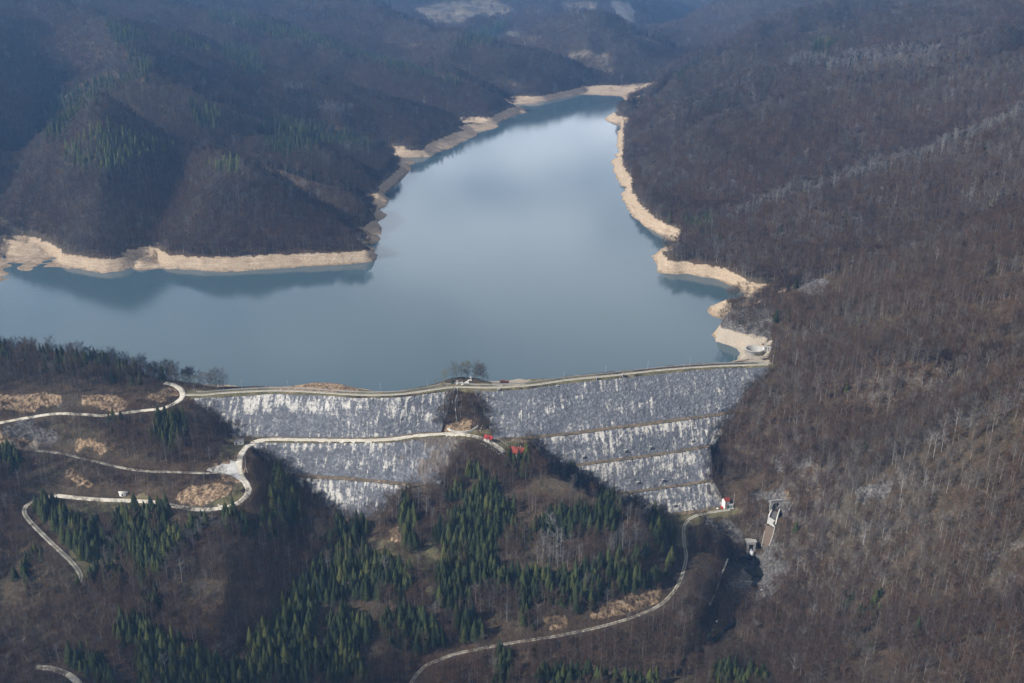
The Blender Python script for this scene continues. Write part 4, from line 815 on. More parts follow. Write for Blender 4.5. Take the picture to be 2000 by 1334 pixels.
# fences
def fence(pts, label, hh=1.3, mat=CONCP):
    L = smooth_line(drape(pts, 0), 1.0); d = np.r_[0, np.cumsum(np.linalg.norm(np.diff(L, axis=0), axis=1))]; q = np.arange(0, d[-1], 2.4); P_ = np.stack([np.interp(q, d, L[:, k]) for k in range(3)], 1)
    base_ = Vector(P_[0]); t = tag(empty('roadside_fence', base_), label, 'fence')
    for a_ in P_:
        v = Vector(a_) - base_; MB().box(v.x-.09, v.x+.09, v.y-.09, v.y+.09, v.z-.5, v.z+hh).build('post', mat, t)
    r = MB()
    for a_, b2 in zip(P_[:-1], P_[1:]):
        for z_ in (.55, 1.1): r.tube(Vector(a_) - base_ + Vector((0,0,z_)), Vector(b2) - base_ + Vector((0,0,z_)), .05, .05, 4)
    r.build('rail', STEEL, t); return t
fence([(486,874),(479,885),(479,900),(480,915),(484,926)], 'pale post and rail fence along the inside of the first road bend'); fence([(955,868),(968,877),(980,888),(990,897)], 'pale fence on the downhill side of the road end near the red-roofed house'); fence([(976,862),(986,868),(995,874)], 'short pale fence uphill of the road end between cabin and house'); fence([(1000,856),(1012,855),(1013,866)], 'pale garden fence behind the long-roofed house')
fence([(338,750),(352,756),(362,766)], 'fence on the lake side of the road where it meets the crest')
# loose white boulders along the roads
BOULD = plain('white_boulder', (.62, .60, .57), .9, .25, 1.5); rb = random.Random(8)
def boulder(seed, r):
    R = random.Random(seed); bm = bmesh.new(); bmesh.ops.create_icosphere(bm, subdivisions=2, radius=r)
    for v in bm.verts: v.co *= 1 + R.uniform(-.22, .18)
    for v in bm.verts: v.co.z *= .7
    me = bpy.data.meshes.new('boulder'); bm.to_mesh(me); bm.free(); me.materials.append(BOULD); return me
BM = [boulder(i, 1.0) for i in range(5)]
spots = [('beside the red parked car', (1401.5, 994), 1.0)] + [('along the dam toe below the lowest rock face', (1262 + 12 * i + rb.uniform(-3, 3), 1006 - 1.6 * i + rb.uniform(-2, 2)), rb.uniform(.5, 1.0)) for i in range(12)] + [('on the grass verge below the cabin', (940 + 5 * i, 866 + 3.2 * i + rb.uniform(-2, 2)), rb.uniform(.35, .6)) for i in range(8)] + [('by the track above the cabin', (938 + 2 * i, 842 - 4 * i), .5) for i in range(3)] + [('beside the lower road behind the spruces', (430 + rb.uniform(-4, 4), 990 + rb.uniform(-3, 2)), .8) for i in range(3)] + [('on the dark valley floor', (rb.uniform(1380, 1500), rb.uniform(1130, 1260)), rb.uniform(.4, .8)) for i in range(6)]
for i, (w_, (a_, b2), r_) in enumerate(spots):
    p = hit(a_, b2); o = link('boulder', BM[i % 5]); o.location = (p.x, p.y, p.z + .2 * r_); o.scale = (r_, r_ * .9, r_); o.rotation_euler = (0, 0, rb.uniform(0, 6)); tag(o, f"white boulder {w_}", 'boulder', f"white boulders {w_}")
print("things", round(time.time() - T0, 1))
# ------------------------------------------------------------------ trees
def tri_tube(p0, p1, r0, r1, n=4):
    p0 = Vector(p0); p1 = Vector(p1); d = (p1 - p0).normalized(); a = d.orthogonal().normalized(); b = d.cross(a); v = []
    for p, r in ((p0, r0), (p1, r1)):
        for i in range(n):
            t = 2 * math.pi * i / n; v.append(tuple(p + a * math.cos(t) * r + b * math.sin(t) * r))
    f = []
    for i in range(n): j = (i + 1) % n; f += [(i, j, n + j), (i, n + j, n + i)]
    return v, f
class TM:
    def __init__(s): s.v = []; s.f = []
    def add(s, v, f): b = len(s.v); s.v += v; s.f += [tuple(b + i for i in q) for q in f]
def bare_tree(seed, h, cw, ntw, tl, tw, limbs=11, base=.28, trunk_r=.22, spread=1.0):
    """trunk and limbs, and a crown of many upward twig slivers"""
    R = random.Random(seed); T = TM(); C = TM()
    top = Vector((R.uniform(-.5, .5), R.uniform(-.5, .5), h * .93)); mid = Vector((top.x * .3 + R.uniform(-.3, .3), top.y * .3, h * .5))
    T.add(*tri_tube((0, 0, -1.2), mid, trunk_r, trunk_r * .6, 5)); T.add(*tri_tube(mid, top, trunk_r * .6, .03, 4))
    tips = []
    for i in range(limbs):
        t = base + (.9 - base) * (i + R.random() * .7) / limbs; a = i * 2.4 + R.uniform(-.5, .5); p = Vector((0, 0, 0)).lerp(mid, t / .5) if t < .5 else mid.lerp(top, (t - .5) / .43)
        prof = math.sin(math.pi * min(1, (t - base * .7) / (1 - base * .7)) ** .8) ; L = cw * .5 * (.45 + .65 * prof) * R.uniform(.75, 1.15) * spread
        e = p + Vector((math.cos(a) * L, math.sin(a) * L, L * R.uniform(.55, 1.1))); T.add(*tri_tube(p, e, trunk_r * .32, .03, 3)); tips.append((p, e))
    for k in range(ntw):
        p, e = tips[k % len(tips)]; s = R.uniform(.25, 1.05); q = p.lerp(e, s) + Vector((R.gauss(0, .5), R.gauss(0, .5), R.gauss(0, .5))) * (cw / 7)
        out = Vector((q.x, q.y, 0)); out = out.normalized() if out.length > .01 else Vector((1, 0, 0))
        d = (out * R.uniform(.0, .8) + Vector((R.gauss(0, .45), R.gauss(0, .45), R.uniform(.25, 1.1)))).normalized(); L = tl * R.uniform(.6, 1.3)
        sd_ = d.cross(Vector((R.gauss(0, 1), R.gauss(0, 1), R.gauss(0, 1)))).normalized() * tw * R.uniform(.6, 1.3)
        C.add([tuple(q - sd_), tuple(q + sd_), tuple(q + d * L)], [(0, 1, 2)])
    return T, C
def conifer(seed, h, r, tiers, nb, base=.06, droop=.28):
    R = random.Random(seed); T = TM(); C = TM(); T.add(*tri_tube((0, 0, -1), (0, 0, h), .22, .02, 4))
    for i in range(tiers):
        t = (i + .5) / tiers; z = h * (base + (1 - base) * t); rad = r * (1 - t) ** .85 * R.uniform(.85, 1.12) + .12; k = max(4, int(nb * (1 - .5 * t))); a0 = R.random() * 6
        for j in range(k):
            a = a0 + 2 * math.pi * j / k + R.uniform(-.2, .2); rr_ = rad * R.uniform(.72, 1.15); w = rr_ * .42 + .15; zt = z - rr_ * droop * R.uniform(.5, 1.4)
            ca, sa = math.cos(a), math.sin(a); p0 = (ca * .05, sa * .05, z + h / tiers * .55); tip = (ca * rr_, sa * rr_, zt)
            m1 = (ca * rr_ * .55 - sa * w, sa * rr_ * .55 + ca * w, z - rr_ * .22 + R.uniform(-.1, .1)); m2 = (ca * rr_ * .55 + sa * w, sa * rr_ * .55 - ca * w, z - rr_ * .22 + R.uniform(-.1, .1))
            C.add([p0, m1, tip, m2], [(0, 1, 2), (0, 2, 3)])
    C.add([(-.12, 0, h * .94), (.12, 0, h * .94), (0, 0, h * 1.03)], [(0, 1, 2)])
    return T, C
def mesh_of(TMs, name, mats):
    v = []; f = []; mi = []
    for k, t in enumerate(TMs):
        b = len(v); v += t.v; f += [tuple(b + i for i in q) for q in t.f]; mi += [k] * len(t.f)
    me = new_mesh(name, np.array(v), np.array(f))
    for m in mats: me.materials.append(m)
    me.polygons.foreach_set('material_index', np.array(mi, np.int32)); return me
def tree_mat(name, stops, rough=.9, nscale=.006, spread=.55):
    m, n, l, b = nodes_of(name); oi = n.new('ShaderNodeObjectInfo')
    f = noise(n, l, oi.outputs['Location'], nscale, 3, .6); f = math_(n, l, 'ADD', math_(n, l, 'MULTIPLY', f, 1 - spread * .4), math_(n, l, 'MULTIPLY', math_(n, l, 'SUBTRACT', oi.outputs['Random'], .5), spread))
    f = math_(n, l, 'ADD', f, .5 * spread * .4)
    if name == 'spruce_needles' or name == 'larch_needles':
        r = ramp(n, stops); l.new(f, r.inputs[0]); l.new(r.outputs[0], b.inputs['Base Color']); b.inputs['Roughness'].default_value = rough; b.inputs['Specular IOR Level'].default_value = .15
        return m
    ga = n.new('ShaderNodeAttribute'); ga.attribute_type = 'INSTANCER'; ga.attribute_name = 'gn'; ge = n.new('ShaderNodeNewGeometry')
    va = n.new('ShaderNodeVectorMath'); va.operation = 'MULTIPLY_ADD'; l.new(ge.outputs['Normal'], va.inputs[0]); va.inputs[1].default_value = (.3, .3, .3); l.new(ga.outputs['Vector'], va.inputs[2])
    vn = n.new('ShaderNodeVectorMath'); vn.operation = 'NORMALIZE'; l.new(va.outputs[0], vn.inputs[0]); l.new(vn.outputs[0], b.inputs['Normal'])
    r = ramp(n, stops); l.new(f, r.inputs[0]); l.new(r.outputs[0], b.inputs['Base Color']); b.inputs['Roughness'].default_value = rough; b.inputs['Specular IOR Level'].default_value = .15
    return m
TWIG = tree_mat('bare_twigs', [(.2, (0.038, 0.021, 0.013)), (.4, (0.060, 0.031, 0.016)), (.5, (0.051, 0.031, 0.019)), (.62, (0.076, 0.040, 0.020)), (.75, (0.062, 0.043, 0.026)), (.88, (0.076, 0.058, 0.038))])
TRUNK = tree_mat('beech_bark', [(.3, (0.096, 0.084, 0.072)), (.7, (0.192, 0.176, 0.160))])
PTWIG = tree_mat('pale_twigs', [(.3, (0.076, 0.070, 0.066)), (.7, (0.136, 0.128, 0.120))]); PBARK = tree_mat('birch_bark', [(.3, (0.206, 0.202, 0.190)), (.7, (0.299, 0.294, 0.283))])
CON_G = tree_mat('spruce_needles', [(.25, (0.013, 0.020, 0.008)), (.5, (0.024, 0.033, 0.011)), (.68, (0.039, 0.048, 0.014)), (.85, (0.066, 0.070, 0.020))], nscale=.02)
LAR_G = tree_mat('larch_needles', [(.3, (.045, .058, .020)), (.7, (.085, .095, .034))]); BROWNBARK = tree_mat('spruce_bark', [(.3, (.05, .038, .03)), (.7, (.08, .06, .045))])
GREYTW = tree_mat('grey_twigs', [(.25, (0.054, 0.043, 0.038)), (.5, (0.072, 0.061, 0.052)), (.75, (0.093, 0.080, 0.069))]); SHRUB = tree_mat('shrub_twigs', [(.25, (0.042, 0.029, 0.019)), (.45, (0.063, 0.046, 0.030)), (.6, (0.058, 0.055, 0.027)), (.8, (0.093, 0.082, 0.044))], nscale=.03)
GTWIG = tree_mat('budding_twigs', [(.3, (.10, .11, .06)), (.7, (.17, .18, .10))])
random.seed(3)
LIB = {}
def lib(kind, parts, mats, level):
    LIB.setdefault((kind, level), []).append((mesh_of(parts, kind, mats), parts, mats))
for s in range(5):
    lib('beech', bare_tree(s, 15.5 + s, 7.5 + .5 * (s % 3), 620, 1.9, .05), (TRUNK, TWIG), 0)
    lib('beech', bare_tree(s + 20, 15.5 + s, 8.2, 330, 2.4, .09, limbs=8), (TRUNK, TWIG), 1)
    lib('birch', bare_tree(s + 60, 16 + s, 5.5, 240, 1.7, .05, base=.35, trunk_r=.2), (PBARK, PTWIG), 0)
    lib('spruce', conifer(s, 13.5 + 1.4 * s, 3.9 + .5 * (s % 3), 14, 12), (BROWNBARK, CON_G), 0)
for s in range(3):
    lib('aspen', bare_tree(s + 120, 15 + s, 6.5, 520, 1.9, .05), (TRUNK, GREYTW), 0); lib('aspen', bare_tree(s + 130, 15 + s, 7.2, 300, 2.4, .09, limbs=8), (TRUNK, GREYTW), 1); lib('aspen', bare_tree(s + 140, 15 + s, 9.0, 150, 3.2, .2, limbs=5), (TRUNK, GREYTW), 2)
for s in range(4):
    lib('beech', bare_tree(s + 40, 16 + s, 9.5, 150, 3.2, .20, limbs=5), (TRUNK, TWIG), 2)
    lib('birch', bare_tree(s + 80, 16 + s, 6.5, 90, 3.0, .2, limbs=6, base=.3), (PBARK, PTWIG), 1)
    lib('spruce', conifer(s + 10, 16 + 1.3 * s, 4.4, 8, 8), (BROWNBARK, CON_G), 1)
    lib('larch', conifer(s + 30, 15 + s, 4.0, 10, 8), (BROWNBARK, LAR_G), 1)
    lib('shrub', bare_tree(s + 90, 3.2 + .6 * s, 3.6, 110, 1.1, .05, limbs=9, base=.02, trunk_r=.05), (TRUNK, SHRUB), 0)
LIB[('birch', 2)] = LIB[('birch', 1)]; LIB[('spruce', 2)] = LIB[('spruce', 1)]; LIB[('larch', 0)] = LIB[('larch', 1)]; LIB[('larch', 2)] = LIB[('larch', 1)]
# stands traced over their crowns
SPRUCE = [
 [(65,970),(120,958),(138,1000),(192,1010),(212,1050),(190,1085),(140,1072),(108,1055),(70,1012)],
 [(205,1010),(280,970),(310,960),(345,1000),(370,1012),(440,992),(480,985),(530,990),(533,925),(550,912),(582,958),(592,992),(572,1022),(520,1037),(460,1027),(400,1032),(365,1042),(340,1077),(312,1130),(307,1192),(283,1190),(272,1120),(250,1082),(214,1072),(232,1040)],
 [(148,1122),(200,1093),(248,1112),(242,1138),(150,1142)],
 [(690,1040),(722,1060),(718,1150),(728,1230),(700,1242),(716,1300),(742,1334),(420,1340),(430,1290),(500,1272),(488,1240),(530,1200),(560,1160),(600,1110),(640,1062),(662,1020)],
 [(228,1212),(280,1198),(320,1230),(400,1262),(432,1282),(422,1340),(280,1340),(268,1280),(224,1250)],
 [(133,1270),(190,1263),(216,1300),(222,1340),(138,1340)], [(656,1008),(722,1013),(718,1042),(658,1048)],
 [(713,1068),(760,1080),(802,1110),(807,1150),(780,1162),(745,1152),(733,1190),(720,1120)], [(758,1190),(790,1173),(832,1190),(867,1220),(872,1262),(840,1278),(800,1252),(758,1240),(743,1215)],
 [(773,943),(800,948),(817,1000),(812,1062),(788,1062),(780,1000)],
 [(910,905),(930,898),(962,930),(990,982),(1006,970),(1012,1000),(1030,990),(1062,1000),(1100,988),(1150,985),(1175,963),(1217,963),(1212,1000),(1202,1037),(1140,1032),(1080,1042),(1030,1040),(1010,1032),(980,1052),(970,1100),(1000,1110),(1050,1107),(1120,1107),(1180,1082),(1230,1082),(1262,1070),(1272,1000),(1235,968),(1252,973),(1292,1008),(1312,1030),(1312,1092),(1290,1122),(1240,1142),(1180,1152),(1130,1182),(1100,1167),(1050,1152),(1042,1212),(1018,1202),(1010,1142),(960,1132),(900,1172),(858,1172),(848,1110),(880,1060),(848,1040),(858,1010),(870,988),(873,950),(898,940)],
 [(878,1178),(930,1193),(947,1220),(932,1257),(900,1252),(888,1210)], [(968,1258),(1002,1263),(998,1340),(962,1340)], [(1058,1290),(1200,1310),(1300,1320),(1312,1340),(1040,1340)],
 [(1388,1300),(1430,1288),(1500,1310),(1502,1340),(1378,1340)], [(983,882),(1002,888),(1012,900),(1030,873),(1038,895),(1022,917),(988,908)], [(1107,893),(1125,902),(1132,925),(1108,927)],
 [(203,790),(242,788),(242,817),(208,832)], [(275,810),(290,798),(362,800),(368,830),(345,872),(310,867),(288,842)], [(0,858),(42,878),(52,910),(0,908)],
 [(210,43),(290,68),(300,78),(250,97),(213,87)], [(248,98),(292,110),(302,152),(250,162),(200,187),(118,272),(83,272),(108,195),(200,150),(262,150)], [(310,68),(352,73),(417,95),(412,107),(350,97)],
 [(425,93),(450,83),(507,98),(512,130),(532,152),(470,147),(440,122)], [(403,22),(432,22),(500,43),(600,63),(692,98),(800,128),(912,163),(900,170),(800,147),(700,117),(620,92),(540,82),(480,62),(413,47)],
 [(500,240),(560,232),(690,258),(742,290),(700,297),(640,283),(590,302),(560,312),(518,292)], [(368,190),(432,220),(432,262),(380,257)], [(1318,150),(1375,106),(1372,118),(1325,162)], [(1580,78),(1642,78),(1612,112),(1588,117)],
 [(1328,433),(1392,423),(1392,447),(1338,452)], [(1010,35),(900,75),(880,95),(960,90)]]
SPRUCE_THIN = [[(-60,650),(150,655),(292,698),(278,745),(150,725),(-60,705)], [(125,300),(240,320),(260,345),(160,345)], [(100,1030),(60,1180),(20,1120)], [(1640,1150),(1740,1130),(1720,1210),(1650,1200)]]
LARCH = [[(122,292),(200,236),(262,263),(342,285),(362,302),(300,307),(262,312),(240,332),(190,337),(128,307)], [(398,320),(472,308),(467,347),(430,349),(408,327)], [(560,240),(640,245),(640,262),(570,262)], [(400,195),(432,215),(430,260),(408,255)]]
PALE = [[(552,163),(606,178),(602,192),(558,187)], [(583,193),(692,218),(682,242),(598,217)], [(668,283),(722,302),(720,315),(668,300)], [(1540,112),(1840,100),(1840,126),(1600,140),(1540,135)], [(1050,1010),(1110,1010),(1110,1110),(1050,1110)], [(1185,1010),(1262,990),(1262,1060),(1190,1090)]]
PALE_LINE = [(1421,430),(1523,387),(1600,373),(1690,337),(1802,306),(1915,261),(2000,225),(2100,190)]
PALE_LINE2 = [(1217,292),(1330,225),(1402,189),(1465,157),(1528,146)]
SPARSE = EARTH + EARTHP + GRASS[:3] + GRASS[3:] + ROCK[:3] + [ROCK[4], ROCK[9], ROCK[10]] + [[(440,760),(720,745),(720,790),(440,780)]] + [[(0,755),(250,755),(350,745),(365,775),(250,815),(0,830)]]
NOTREE = [[(840,735),(1030,728),(1030,760),(840,770)], [(1300,1006),(1455,985),(1460,1012),(1345,1032)], [(1385,960),(1450,955),(1450,1000),(1385,1000)], [(1488,968),(1535,975),(1525,1030),(1505,1085),(1440,1100),(1445,1050),(1485,1045)], [(1445,1080),(1505,1082),(1500,1180),(1450,1180)], [(1445,668),(1512,665),(1512,710),(1440,710)], [(360,752),(900,745),(900,780),(360,782)],
  [(925,845),(1035,850),(1040,900),(985,905),(930,870)], [(445,845),(485,845),(490,940),(400,925),(400,905),(450,900)], [(222,950),(262,950),(262,975),(222,975)], [(480,870),(520,880),(515,930),(480,930)], [(1185,0),(1230,0),(1242,60),(1205,45)]]
def dist_line(px, py, L):
    best = np.full(px.shape, 1e9)
    for (x0, y0), (x1, y1) in zip(L[:-1], L[1:]):
        dx, dy = x1 - x0, y1 - y0; t = np.clip(((px - x0) * dx + (py - y0) * dy) / (dx * dx + dy * dy), 0, 1)
        best = np.minimum(best, np.hypot(px - x0 - t * dx, py - y0 - t * dy))
    return best
grng = np.random.default_rng(11)
def scatter(r0, r1, s, az=.76):
    x = np.arange(-r1 * math.sin(az), r1 * math.sin(az), s); y = np.arange(r0 * .75, r1, s)
    XX, YY = np.meshgrid(x, y); XX = XX + grng.uniform(-.5, .5, XX.shape) * s * .95; YY = YY + grng.uniform(-.5, .5, YY.shape) * s * .95
    r = np.hypot(XX, YY); a = np.arctan2(XX, YY); k = (r >= r0) & (r < r1) & (np.abs(a) < az)
    return XX[k], YY[k], r[k]
def cellof(x, y):
    r = np.hypot(x, y); a = np.arctan2(x, y)
    return np.clip(np.rint(np.log(r / R0) / STEP).astype(int), 0, nv - 1), np.clip(np.rint((a + AZ) / STEP).astype(int), 0, nu - 1)
road_near = box(road_mask, 2) > .10
TREES = {'x': [], 'y': [], 'z': [], 'r': [], 'kind': [], 'lod': [], 's': [], 'vis': [], 'px': [], 'py': []}
KINDS = ['beech', 'birch', 'spruce', 'larch', 'shrub', 'aspen']
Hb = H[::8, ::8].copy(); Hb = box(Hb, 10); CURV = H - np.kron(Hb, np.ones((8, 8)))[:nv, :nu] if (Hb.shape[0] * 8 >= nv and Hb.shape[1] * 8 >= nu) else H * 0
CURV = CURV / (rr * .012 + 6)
for (r0, r1, s, lod, sc_) in ((300, 640, 5.2, 0, 1.0), (640, 1050, 5.4, 0, 1.0), (1050, 1900, 6.0, 1, 1.0), (1900, 3300, 8.2, 2, 1.15), (3300, 5600, 14.0, 2, 1.8), (5600, 9500, 30.0, 2, 3.4)):
    x, y, r = scatter(r0, r1, s); i, j = cellof(x, y); z = ground(x, y); px, py = project(x, y, z)
    ok = ~((lake_zone[i, j]) & (z < 11.6)) & ~road_near[i, j] & ~(dam_mask[i, j] > 0)
    vt = ((z + 22 * sc_ - CAMZ) / r >= run[i, j] - .002) & (px > -300) & (px < 2300) & (py > -60) & (py < 1420)
    ok &= vt | (grng.random(len(x)) < .30); ok &= (z > -110)
    x, y, z, r, px, py, i, j, vt = [q[ok] for q in (x, y, z, r, px, py, i, j, vt)]
    cy = py - 9 * (1944 / np.maximum(r, 1)) * .6          # where the middle of the crown shows
    kind = np.zeros(len(x), int); rnd = grng.random(len(x))
    clump = fbm(x / 60, y / 60, 3, 91); kind[(rnd < .008 + .05 * np.clip((clump - .6) * 8, 0, 1))] = 1
    pale = np.zeros(len(x), bool)
    for p in PALE: pale |= inpoly(px, cy, p)
    pale |= (dist_line(px, cy, PALE_LINE) < 7 + 4 * rnd) ; kind[pale & (rnd < .6)] = 1
    kind[(dist_line(px, cy, PALE_LINE2) < 4) & (rnd < .25)] = 1
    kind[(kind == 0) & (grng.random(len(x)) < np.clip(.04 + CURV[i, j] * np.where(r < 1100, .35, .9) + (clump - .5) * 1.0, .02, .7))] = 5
    kind[(rnd > .994) & (px > 1200)] = 2
    rr2 = grng.random(len(x)); sp = np.zeros(len(x), bool); st_ = np.zeros(len(x), bool); la_ = np.zeros(len(x), bool); no = np.zeros(len(x), bool); spa = np.zeros(len(x), bool)
    for p in SPRUCE: sp |= inpoly(px, cy, p)
    for p in SPRUCE_THIN: st_ |= inpoly(px, cy, p)
    for p in LARCH: la_ |= inpoly(px, cy, p)
    for p in NOTREE: no |= inpoly(px, py, p)
    for p in SPARSE: spa |= inpoly(px, py, p)
    keep_sp = ~(sp & (rr2 < .90) & (r < 1150)); kind[sp & (rr2 < .93) & (r >= 1150)] = 2; kind[st_ & (rr2 < .45)] = 2; kind[la_ & (rr2 < .7)] = 3
    mead = np.zeros(len(x), bool)
    for p in MEADOW: mead |= inpoly(px, py, p)
    crestd = np.abs(y - np.interp(x, crest_y[:, 0], crest_y[:, 1])); no |= (crestd < 32) & (x > crest_y[:, 0].min()) & (x < crest_y[:, 0].max()) & (y > 700) & (z > 5)
    keep = keep_sp & ~no & ~(mead & (rr2 < .93)) & ~(spa & ~sp & (rr2 < .5))
    # small openings in the leafless wood of the near slopes
    gap = fbm(x / 35, y / 35, 3, 5); keep &= ~((gap < .36) & (kind < 2) & (r < 1050))
    siz = sc_ * (.72 + .5 * grng.random(len(x))) * np.where(kind == 0, .95, 1.0) * np.where((kind == 2) & (r < 1100), .82, 1.0) * np.where(r < 1100, .88, .95)
    siz = np.where(spa & (kind < 2), siz * .6, siz)
    siz = np.where(kind == 1, siz * 1.08, siz)
    for k_, q in (('x', x), ('y', y), ('z', z), ('r', r), ('kind', kind), ('lod', np.full(len(x), lod)), ('s', siz), ('vis', vt), ('px', px), ('py', py)): TREES[k_].append(q[keep])
# close-set spruce plantations on the near ground
x, y, r = scatter(380, 1150, 3.2, .6); i, j = cellof(x, y); z = ground(x, y); px, py = project(x, y, z); cy = py - 9 * (1944 / r) * .55
sp = np.zeros(len(x), bool); no = np.zeros(len(x), bool)
for p in SPRUCE: sp |= inpoly(px, cy, p)
for p in NOTREE[:6]: no |= inpoly(px, py, p)
ok = sp & ~no & ~road_near[i, j] & ~(dam_mask[i, j] > 0) & ~((lake_zone[i, j]) & (z < 11.6)) & ((z + 18 - CAMZ) / r >= run[i, j] - .002) & (fbm(x / 16, y / 16, 2, 33) > .33)
for k_, q in (('x', x), ('y', y), ('z', z), ('r', r), ('kind', np.full(len(x), 2)), ('lod', np.zeros(len(x), int)), ('s', (.42 + .58 * grng.random(len(x)) ** 1.3)), ('vis', ok), ('px', px), ('py', py)): TREES[k_].append(q[ok])
# brush on the near ground
x, y, r = scatter(330, 1000, 3.9, .6); i, j = cellof(x, y); z = ground(x, y); px, py = project(x, y, z)
ok = ~((lake_zone[i, j]) & (z < 11.6)) & ~(road_mask[i, j] > 0) & ((z + 5 - CAMZ) / r >= run[i, j] - .001) & (px > -40) & (px < 2040) & (py < 1400) & (py > 600)
ok &= ~((dam_mask[i, j] > 0)); ok &= ~((np.abs(y - np.interp(x, crest_y[:, 0], crest_y[:, 1])) < 40) & (x > crest_y[:, 0].min()) & (x < crest_y[:, 0].max()) & (z > 3)); no = np.zeros(len(x), bool)
for p in NOTREE: no |= inpoly(px, py, p)
ok &= ~no; ok &= grng.random(len(x)) < .55 * (fbm(x / 25, y / 25, 3, 8) > .42) + .12
for k_, q in (('x', x), ('y', y), ('z', z), ('r', r), ('kind', np.full(len(x), 4)), ('lod', np.zeros(len(x), int)), ('s', .5 + .7 * grng.random(len(x))), ('vis', ok), ('px', px), ('py', py)): TREES[k_].append(q[ok])
# scrub and small trees creeping over the ends of the rock faces
for which, A, B in FACES:
    A = np.array(A); B = np.array(B)
    for e0, e1 in ((A[0], B[0]), (A[-1], B[-1])):
        L = np.linalg.norm(e1 - e0); k = int(L * 2.2); t = grng.random(k)[:, None]; P_ = e0 + (e1 - e0) * t; x = P_[:, 0] + grng.normal(0, 4.2, k); y = P_[:, 1] + grng.normal(0, 3.0, k)
        z = np.where(np.abs(x - P_[:, 0]) < 9, np.maximum(ground(x, y), ground(x, y)), ground(x, y)); r = np.hypot(x, y); px, py = project(x, y, z); kd = np.where(grng.random(k) < .62, 4, np.where(grng.random(k) < .3, 5, 0)); i, j = cellof(x, y); ok = ~road_near[i, j]
        for k_, q in (('x', x), ('y', y), ('z', z), ('r', r), ('kind', kd), ('lod', np.zeros(k, int)), ('s', np.where(kd == 4, .6 + .6 * grng.random(k), .28 + .25 * grng.random(k))), ('vis', ok), ('px', px), ('py', py)): TREES[k_].append(q[ok])
for k_ in TREES: TREES[k_] = np.concatenate(TREES[k_])
TREES['rot'] = grng.uniform(0, 6.28, len(TREES['x'])); TREES['pick'] = grng.integers(0, 20, len(TREES['x']))
print("trees", len(TREES['x']), [int((TREES['kind'] == k).sum()) for k in range(6)], round(time.time() - T0, 1))
# the 300 that show largest of each kind are objects of their own
KN = {0: ('bare_tree', 'leafless tree'), 1: ('pale_tree', 'pale tree'), 2: ('spruce_tree', 'spruce'), 3: ('larch_tree', 'larch'), 4: ('bare_shrub', 'shrub'), 5: ('grey_tree', 'leafless tree')}
REG = [  # stands on the ground shown, first match wins: polygon, words for where
 ([(0,560),(380,560),(380,760),(0,760)], 'on the wooded hill above the lakeside road'),
 ([(360,760),(1520,700),(1520,860),(1000,860),(880,940),(360,860)], 'beside the rockfill dams'),
 ([(0,760),(450,760),(470,900),(300,925),(0,885)], 'between the lakeside road and the old grassy road'),
 ([(0,885),(300,925),(480,930),(480,1000),(100,975),(0,1000)], 'on the bank below the old grassy road'),
 ([(40,960),(330,990),(350,1100),(300,1200),(140,1160),(40,1010)], 'inside the bend of the lower road'),
 ([(320,960),(640,960),(660,1060),(520,1250),(330,1250)], 'on the round reddish knoll below the lower dam'),
 ([(860,840),(1320,900),(1320,1100),(840,1060)], 'on top of the wooded mound between the dams'),
 ([(820,1040),(1320,1080),(1290,1200),(820,1260)], 'on the front slope of the mound above the stream road'),
 ([(500,1000),(860,1000),(860,1340),(400,1340)], 'along the gully below the lower dam'),
 ([(1300,980),(1550,980),(1540,1340),(800,1340),(1000,1250),(1300,1180)], 'in the valley bottom between road and stream'),
 ([(0,1000),(430,1000),(430,1340),(0,1340)], 'in the shaded lower corner near the forest track'),
 ([(1380,560),(2100,380),(2100,1400),(1380,1400)], 'on the steep dark slope right of the taller dam')]
LOOK = {0: 'brown leafless broadleaf tree', 1: 'slender pale-barked bare tree', 2: 'dark green spruce', 3: 'yellow-green larch', 4: 'low bare brushy shrub', 5: 'greyish leafless tree'}
single = np.zeros(len(TREES['x']), bool)
infr = TREES['vis'] & (TREES['px'] > 5) & (TREES['px'] < 1995) & (TREES['py'] < 1345) & (TREES['py'] > 100)
PARTM = {}
def part_mesh(kind, lod, v, which):
    key = (kind, lod, v, which)
    if key not in PARTM:
        _, parts, mats = LIB[(kind, lod)][v]; me = new_mesh('trunk' if which == 0 else 'crown', np.array(parts[which].v), np.array(parts[which].f)); me.materials.append(mats[which]); PARTM[key] = me
    return PARTM[key]
def plant(kind_i, x, y, z, s, rot, v, lod=0, label=None, group=None):
    k = KINDS[kind_i]; L = LIB[(k, lod)]; v = v % len(L)
    e = empty(KN[kind_i][0], (x, y, z), rot); e.scale = (s, s, s); tag(e, label, KN[kind_i][1], group)
    ii, jj = cellof(np.array([x]), np.array([y])); gnv = (float(NX[ii, jj][0]), float(NY[ii, jj][0]), float(NZ[ii, jj][0]))
    for w, nm in ((0, 'trunk'), (1, 'crown')): link(nm, part_mesh(k, lod, v, w), None, e)['gn'] = gnv
    return e
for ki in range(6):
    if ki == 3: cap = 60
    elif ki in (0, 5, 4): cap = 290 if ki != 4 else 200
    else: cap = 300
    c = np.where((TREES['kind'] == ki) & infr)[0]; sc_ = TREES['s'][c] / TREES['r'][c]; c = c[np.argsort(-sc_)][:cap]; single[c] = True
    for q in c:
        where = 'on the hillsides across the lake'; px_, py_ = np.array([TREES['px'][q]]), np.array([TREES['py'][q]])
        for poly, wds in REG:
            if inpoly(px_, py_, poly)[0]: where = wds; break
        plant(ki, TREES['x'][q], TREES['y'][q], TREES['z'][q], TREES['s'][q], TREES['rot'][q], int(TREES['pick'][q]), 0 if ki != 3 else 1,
              f"{LOOK[ki]} {where}", f"{LOOK[ki]}s {where}")
